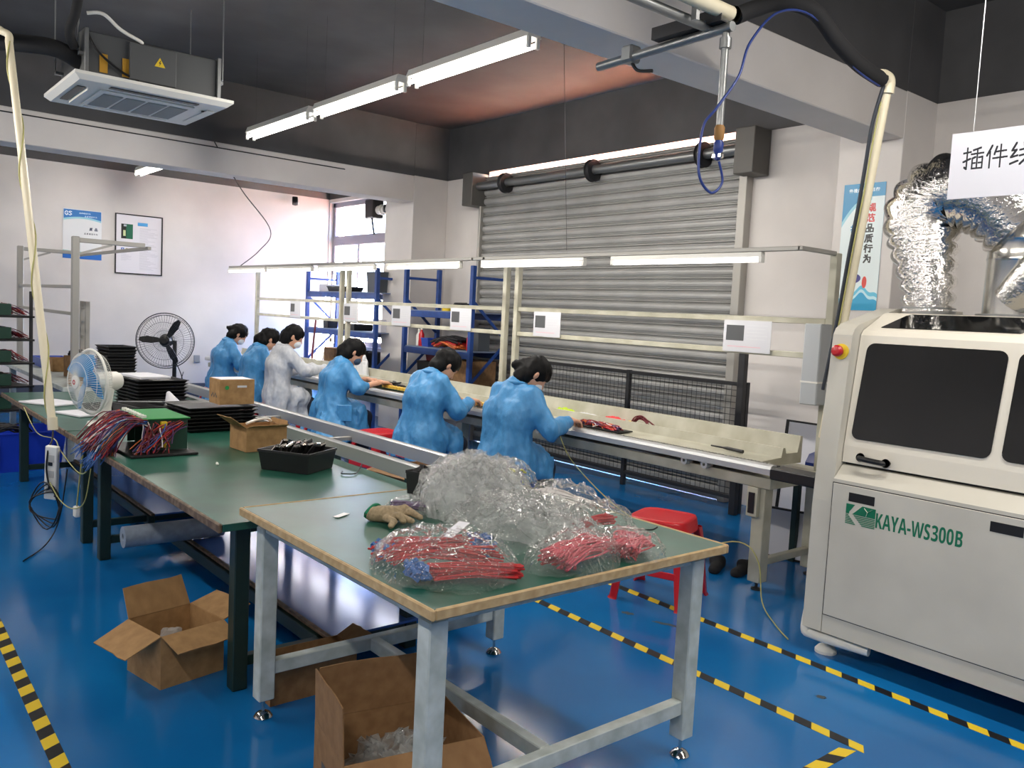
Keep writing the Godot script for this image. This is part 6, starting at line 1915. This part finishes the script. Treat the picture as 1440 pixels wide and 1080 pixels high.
func wall_things() -> void:
	var turn := PI / 2
	var im := Image.create(360, 480, false, Image.FORMAT_RGB8)
	im.fill(rgb(232, 234, 236))
	for y in 480:
		for x in 360:
			var top := 96.0 - 26.0 * sin(PI * x / 360.0)
			if y < top + 18 and x > 6 and x < 354 and y > 6:
				im.set_pixel(x, y, rgb(28, 112, 186) if y < top else rgb(150, 208, 222))
			elif y > 440 - x * 0.08:
				im.set_pixel(x, y, rgb(30, 104, 190))
			elif y > 400 + x * 0.06 and x < 200:
				im.set_pixel(x, y, rgb(120, 200, 200))
	for s in [[[46, 34, 32, 26, 20, 38, 20, 54, 34, 64, 46, 56, 46, 46, 36, 46]], [[80, 30, 66, 26, 56, 34, 70, 44, 80, 54, 66, 64, 54, 58]]]:
		for st in s:
			for k in range(0, st.size() - 2, 2):
				var a := V2(st[k], st[k + 1])
				var b := V2(st[k + 2], st[k + 3])
				for q in 20:
					var pp := a.lerp(b, q / 19.0)
					im.fill_rect(Rect2i(int(pp.x) - 3, int(pp.y) - 3, 6, 6), rgb(240, 246, 250))
	var k2 := 0
	for g in ["pin", "zhi", "gui", "fan", "xing", "wei"]:
		stroke(im, g, 150 + k2 * 18, 28, 15, 2, rgb(220, 236, 246))
		stroke(im, g, 200 + k2 * 20, 56, 16, 2, rgb(220, 236, 246))
		stroke(im, g, 196 + k2 * 22, 222, 17, 2, rgb(60, 64, 76))
		k2 += 1
	stroke(im, "zhi", 244, 168, 30, 5, rgb(58, 66, 92))
	stroke(im, "pin", 292, 168, 30, 5, rgb(58, 66, 92))
	single("notice_poster", printed_sheet(0.45, 0.62), print_mat("notice_print", im, 0.5), "blue and white printed poster on the left wall", "poster", "", V(XL + 0.003, 2.25, -2.6), turn)
	var im2 := Image.create(420, 560, false, Image.FORMAT_RGB8)
	im2.fill(rgb(228, 226, 232))
	im2.fill_rect(Rect2i(48, 90, 105, 140), rgb(20, 96, 70))
	im2.fill_rect(Rect2i(48, 90, 44, 140), rgb(24, 28, 26))
	im2.fill_rect(Rect2i(66, 150, 22, 55), rgb(206, 214, 160))
	im2.fill_rect(Rect2i(70, 96, 26, 18), rgb(170, 180, 190))
	im2.fill_rect(Rect2i(196, 66, 92, 32), rgb(70, 150, 206))
	im2.fill_rect(Rect2i(48, 318, 28, 28), rgb(60, 110, 190))
	im2.fill_rect(Rect2i(58, 324, 8, 18), rgb(228, 226, 232))
	im2.fill_rect(Rect2i(90, 322, 20, 22), rgb(150, 150, 90))
	im2.fill_rect(Rect2i(116, 326, 20, 18), rgb(120, 120, 110))
	var rng := RandomNumberGenerator.new()
	rng.seed = 5
	for q in 34:
		im2.fill_rect(Rect2i(215, 120 + q * 12, rng.randi_range(70, 170), 2), rgb(176, 176, 184))
	for q in 8:
		im2.fill_rect(Rect2i(48, 366 + q * 10, rng.randi_range(40, 100), 2), rgb(186, 188, 200))
	var fr := thing("notice_board", "black framed notice board with green picture on the left wall", "notice board", V(XL + 0.004, 2.18, -3.28), turn)
	part(fr, "notice_sheet", printed_sheet(0.575, 0.76, 0.004), print_mat("board_print", im2, 0.4))
	for s in [-1, 1]:
		part(fr, "frame_side", M().span(V(s * 0.29 - 0.008, -0.388, 0), V(s * 0.29 + 0.008, 0.388, 0.014), 0.002), mats.black_plastic)
		part(fr, "frame_end", M().span(V(-0.282, s * 0.382 - 0.007, 0), V(0.282, s * 0.382 + 0.007, 0.014), 0.002), mats.black_plastic)
	var cc := thing("security_camera", "small dark security camera on the left wall near the window", "camera", V(XL, 3.0, -5.47))
	part(cc, "wall_mount", M().span(V(0.0, -0.03, -0.03), V(0.02, 0.03, 0.03), 0.004), mats.white_plastic)
	part(cc, "arm", M().tube([V(0.02, 0, 0), V(0.1, -0.02, 0.0)], 0.012, 8), mats.white_plastic)
	part(cc, "camera_body", M().bar(V(0.08, 0.05, 0.05), V(0.2, -0.04, 0.1), 0.08, 0.07, 0.01), mats.dark_steel)
	part(cc, "lens", M().tube([V(0.195, -0.036, 0.098), V(0.212, -0.05, 0.105)], 0.025, 12), mats.black_plastic)
	single("wall_outlet", M().span(V(0, -0.05, -0.04), V(0.03, 0.05, 0.04), 0.005), mat("box_grey2", rgb(150, 152, 156), 0.5), "grey outlet box on the left wall beside the farthest worker", "outlet", "", V(XL, 0.68, -4.06))
	single("wall_cable", M().tube(curve([V(-8.66, 3.1, -3.12), V(-8.9, 2.7, -3.5), V(-9.5, 2.35, -4.1), V(-10.3, 2.15, -4.3), V(-10.9, 1.97, -4.3)], 8), 0.006, 5), mats.dark_steel, "thin dark cable hanging from the beam to the line lamps", "cable")
	single("beam_cable", M().tube(curve([V(-8.672, 3.06, 0.5), V(-8.672, 3.055, -1.5), V(-8.672, 3.05, -3.0), V(-8.672, 3.045, -4.6)], 4), 0.006, 5), mats.dark_steel, "thin dark cable running along the white beam", "cable")
	var ex := thing("exhaust_motor", "black motor with white pipe on the wall beside the window", "motor", V(-10.15, 2.86, -5.93))
	part(ex, "motor_case", M().span(V(-0.26, -0.13, -0.08), V(-0.02, 0.13, 0.09), 0.015), mats.black_plastic)
	part(ex, "pipe", M().tube([V(-0.02, -0.02, 0), V(0.42, -0.03, 0)], 0.06, 16), mats.white_plastic)
	part(ex, "pipe_collar", M().tube([V(0.06, -0.02, 0), V(0.12, -0.021, 0)], 0.072, 16), mats.white_plastic)
	part(ex, "pipe_collar", M().tube([V(0.2, -0.022, 0), V(0.24, -0.023, 0)], 0.072, 16), mats.black_plastic)
	part(ex, "strap", M().bar(V(-0.1, -0.12, 0.06), V(-0.04, -0.36, 0.05), 0.03, 0.008), mats.dark_steel)
	single("hanging_wire", M().rod(V(-4.58, HC, -4.1), V(-4.6, 2.0, -4.28), 0.0022, 4), mats.dark_steel, "thin wire hanging from the ceiling before the shutter", "wire")

func bottle(label: String, at: Vector3, m: Material, h := 0.2) -> void:
	var t := thing("spray_bottle", label, "bottle", at, 0, "bottles on the blue racks")
	part(t, "bottle_body", M().lathe([V2(0, 0), V2(0.032, 0), V2(0.034, 0.01), V2(0.034, h * 0.62), V2(0.014, h * 0.78), V2(0.014, h * 0.86), V2(0, h * 0.86)], 16), m)
	part(t, "cap", M().lathe([V2(0, h * 0.86), V2(0.016, h * 0.86), V2(0.016, h), V2(0, h)], 12), mats.white_plastic)

func carton(label: String, at: Vector3, sz: Vector3, m: Material, turn := 0.0) -> void:
	var t := thing("carton", label, "box", at, turn, "cartons on the blue racks")
	part(t, "carton_body", M().span(V(-sz.x / 2, 0, -sz.z / 2), V(sz.x / 2, sz.y, sz.z / 2), 0.003), m)
	part(t, "tape", M().span(V(-sz.x / 2 + 0.002, sz.y + 0.0002, -0.02), V(sz.x / 2 - 0.002, sz.y + 0.001, 0.02)), mat("tape_tan", rgb(190, 160, 110), 0.3))

func bin(called: String, label: String, at: Vector3, sz: Vector3, m: Material) -> void:
	single(called, tray_mesh(sz), m, label, "bin", "bins on the blue racks", at)

func shelf_things() -> void:
	var grey := mat("bin_grey", rgb(80, 86, 92), 0.5)
	var s1 := 0.013
	# first rack, window
	bin("storage_bin", "dark grey storage bin on the top shelf at the window", V(-9.36, 1.69 + s1, -5.55), V(0.34, 0.26, 0.3), grey)
	bin("storage_bin", "flat black bin on the top shelf at the window", V(-10.25, 1.69 + s1, -5.5), V(0.5, 0.07, 0.3), mats.black_plastic)
	carton("white carton on the top shelf at the window", V(-10.75, 1.69 + s1, -5.55), V(0.26, 0.1, 0.24), mats.paper)
	bin("storage_bin", "small black bin on the middle window shelf", V(-10.55, 1.19 + s1, -5.45), V(0.16, 0.1, 0.16), mats.black_plastic)
	bin("storage_bin", "flat black bin on the middle window shelf", V(-9.9, 1.19 + s1, -5.5), V(0.4, 0.08, 0.3), mats.black_plastic)
	carton("white wrapped carton at the right end of the window shelf", V(-9.3, 1.19 + s1, -5.55), V(0.2, 0.16, 0.2), mats.paper)
	bin("storage_bin", "wide black bin on the lowest window shelf", V(-9.7, 0.72 + s1, -5.55), V(0.5, 0.2, 0.34), mats.black_plastic)
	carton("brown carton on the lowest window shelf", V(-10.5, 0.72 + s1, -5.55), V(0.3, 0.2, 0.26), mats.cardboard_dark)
	# second rack, shutter
	var coil := []
	for k in 60:
		coil.append(V(cos(k * 0.5) * (0.09 + 0.01 * sin(k * 1.7)), 0.02 + k * 0.0012, sin(k * 0.5) * 0.09))
	single("cable_coil", M().tube(coil, 0.012, 6), mats.black_plastic, "black cable coil on the top shelf at the shutter", "cable", "", V(-7.55, 1.5 + s1, -5.5))
	single("yellow_tape_roll", M().lathe([V2(0.03, 0), V2(0.05, 0), V2(0.05, 0.04), V2(0.03, 0.04), V2(0.03, 0)], 20), mats.yellow, "yellow tape roll beside the cable coil on the shelf", "tape", "", V(-7.78, 1.5 + s1, -5.45))
	carton("grey control box on the middle shelf at the shutter", V(-7.33, 1.08 + s1, -5.6), V(0.14, 0.26, 0.16), grey)
	bottle("red spray bottle at the left end of the shutter rack", V(-8.22, 1.08 + s1, -5.42), mats.red_plastic, 0.22)
	bottle("red spray bottle at the right end of the shutter rack", V(-7.28, 1.08 + s1, -5.42), mats.red_plastic, 0.22)
	bottle("white bottle beside the red one on the shutter rack", V(-8.32, 1.08 + s1, -5.45), mats.white_plastic, 0.2)
	bin("blue_bin", "blue bin with red and black parts on the shutter rack", V(-8.09, 1.08 + s1, -5.5), V(0.14, 0.1, 0.26), mats.bin_blue)
	var hp := thing("part_heap", "heap of orange, red and black parts on the shutter rack", "parts", V(-7.72, 1.08 + s1, -5.48))
	for q in [["wire_orange", 40, 0], ["wire_red", 50, 1], ["wire_black", 60, 2]]:
		stuff(part(hp, "loose_parts", wires(M(), V(-0.14, 0.03 + q[2] * 0.02, 0.04), V(0.2, 0.03 + q[2] * 0.03, -0.02), q[1], V(0.06, 0.02, 0.1), V(0.08, 0.02, 0.1), 0.012, 0.04, 400 + q[2], 5), mats[q[0]]))
	bin("storage_bin", "large black bin on the lowest shutter shelf", V(-8.0, 0.55 + s1, -5.55), V(0.5, 0.36, 0.34), mats.black_plastic)
	bin("red_basket", "dark red basket before the black bin on the shutter rack", V(-8.0, 0.93, -5.55), V(0.3, 0.09, 0.24), mat("basket_red", rgb(110, 34, 34), 0.5))
	carton("large brown carton on the lowest shutter shelf", V(-7.43, 0.55 + s1, -5.55), V(0.48, 0.42, 0.36), mats.cardboard_dark)
	single("broom_handle", M().rod(V(0, 0, 0), V(0.02, 1.35, -0.1), 0.014, 8), mats.wire_darkred, "dark red broom handle leaning at the window rack", "handle", "", V(-10.6, 0.0, -5.15))

func line_things() -> void:
	var Y := 0.747
	var b := thing("white_bag", "white plastic bag standing on the bench tray", "bag", V(-7.92, 0.766, -4.47), 0.1)
	part(b, "bag_body", bag_mesh(0.1, 0.06, 0.2, 501, 0.03, 0.3), mat("bag_white", rgb(222, 224, 228), 0.4))
	part(b, "bag_neck", bag_mesh(0.05, 0.035, 0.05, 502, 0.02, 0.3), mats.bag_white, Transform3D(Basis(), V(0.02, 0.185, 0.0)))
	single("parts_tray", tray_mesh(V(0.5, 0.04, 0.2)), mats.black_plastic, "black parts tray in front of the masked worker", "tray", "", V(-7.2, Y, -4.25), 0.05)
	for q in [[-6.72, "long board with yellow parts right of the masked worker"], [-6.1, "long board with yellow parts left of the blue coated worker"], [-8.85, "board with yellow parts before the white coat"], [-5.3, "board with yellow parts between the two right workers"]]:
		var t := thing("part_board", q[1], "circuit board", V(q[0], Y, -4.2), 0.03, "boards with yellow parts")
		part(t, "board", M().span(V(-0.26, 0, -0.045), V(0.26, 0.006, 0.045), 0.001), mats.pcb_dark)
		for k in 10:
			part(t, "yellow_part", M().at(V(-0.23 + k * 0.051, 0.006, 0.015)).lathe([V2(0, 0), V2(0.02, 0), V2(0.02, 0.024), V2(0.012, 0.03), V2(0, 0.03)], 10), mat("part_yellow", rgb(214, 172, 66), 0.4))
			part(t, "black_part", M().box(V(-0.23 + k * 0.051, 0.014, -0.026), V(0.03, 0.016, 0.02), 0.002), mats.black_plastic)
	var rng := RandomNumberGenerator.new()
	rng.seed = 91
	var hp := thing("bracket_heap", "heap of dark metal brackets on the bench tray", "parts", V(-6.9, Y, -4.3))
	for k in 9:
		part(hp, "bracket", M().box(Vector3.ZERO, V(0.09, 0.012, 0.03), 0.003), mats.dark_steel, Transform3D(Basis.from_euler(V(rng.randf_range(-0.3, 0.3), rng.randf_range(0, 3), rng.randf_range(-0.3, 0.3))), V(rng.randf_range(-0.1, 0.1), 0.022 + k * 0.004, rng.randf_range(-0.025, 0.025))))
	# wired board of the nearest worker
	var w := thing("wired_board", "circuit board covered in red and purple wires before the nearest worker", "circuit board", V(-4.1, Y, -4.2), 0.0)
	part(w, "board", M().span(V(-0.26, 0, -0.08), V(0.26, 0.008, 0.06), 0.001), mats.black_plastic)
	for q in [["wire_red", 30, 0], ["wire_purple", 34, 1], ["wire_orange", 16, 2], ["wire_white", 12, 3], ["wire_darkred", 26, 4]]:
		stuff(part(w, "wire_bundle", wires(M(), V(-0.03, 0.012, -0.03), V(0.06 if q[2] != 1 else 0.16, 0.02, 0.02), q[1], V(0.2, 0.008, 0.03), V(0.18 if q[2] != 1 else 0.08, 0.012, 0.03), 0.004, 0.02, 510 + q[2]), mats[q[0]]))
	single("lime_cloth", bag_mesh(0.11, 0.035, 0.03, 520, 0.015, 0.5), mat("lime", rgb(180, 206, 50), 0.7), "lime green pouch on the bench tray by the nearest worker", "pouch", "", V(-4.72, 0.768, -4.47))
	single("white_pouch", bag_mesh(0.13, 0.03, 0.02, 521, 0.01, 0.5), mats.bag_white, "white pouch on the bench tray beside the lime one", "pouch", "", V(-4.48, 0.768, -4.47))
	single("red_net", bag_mesh(0.12, 0.035, 0.025, 522, 0.015, 0.5), mat("net_red", rgb(214, 60, 64), 0.6), "bright red net of parts on the bench tray", "net", "", V(-4.2, 0.768, -4.47))
	var hn := thing("wire_harness", "small harness of dark and yellow wires on the bench tray", "wire", V(-3.98, 0.768, -4.47))
	stuff(part(hn, "wires", wires(M(), V(-0.04, 0.01, 0), V(0.12, 0.02, 0), 12, V(0.02, 0.006, 0.02), V(0.04, 0.015, 0.02), 0.0035, 0.05, 530), mats.wire_darkred))
	part(hn, "yellow_plug", M().box(V(-0.05, 0.014, 0.01), V(0.03, 0.022, 0.02), 0.003), mats.yellow)
	single("soldering_tool", M().tube([V(-0.12, 0.012, 0), V(-0.03, 0.012, 0), V(0.0, 0.012, 0), V(0.12, 0.01, 0.01)], [0.005, 0.006, 0.011, 0.011], 8), mats.black_plastic, "black soldering tool lying at the right end of the bench", "tool", "", V(-3.05, Y, -4.26))
	single("white_clip", M().box(V(0, 0.01, 0), V(0.09, 0.014, 0.03), 0.004), mats.white_plastic, "small white clip on the rear bench tray", "clip", "", V(-2.9, 0.767, -4.47))
	single("paper_form", M().span(V(-0.14, 0, -0.04), V(0.14, 0.002, 0.03)), mats.paper, "white paper form tucked under the conveyor beam", "paper", "", V(-3.62, 0.662, -4.13))
	single("black_pliers", M().tube(curve([V(-0.1, 0.01, 0), V(0, 0.012, 0.01), V(0.08, 0.012, -0.01), V(0.12, 0.01, 0.0)], 4), 0.01, 6), mats.black_plastic, "black pliers lying under the conveyor beam", "pliers", "", V(-3.2, 0.662, -4.14))

func poly_mesh(pts: Array) -> ArrayMesh:
	var m := M()
	m.face(pts)
	return m.mesh()
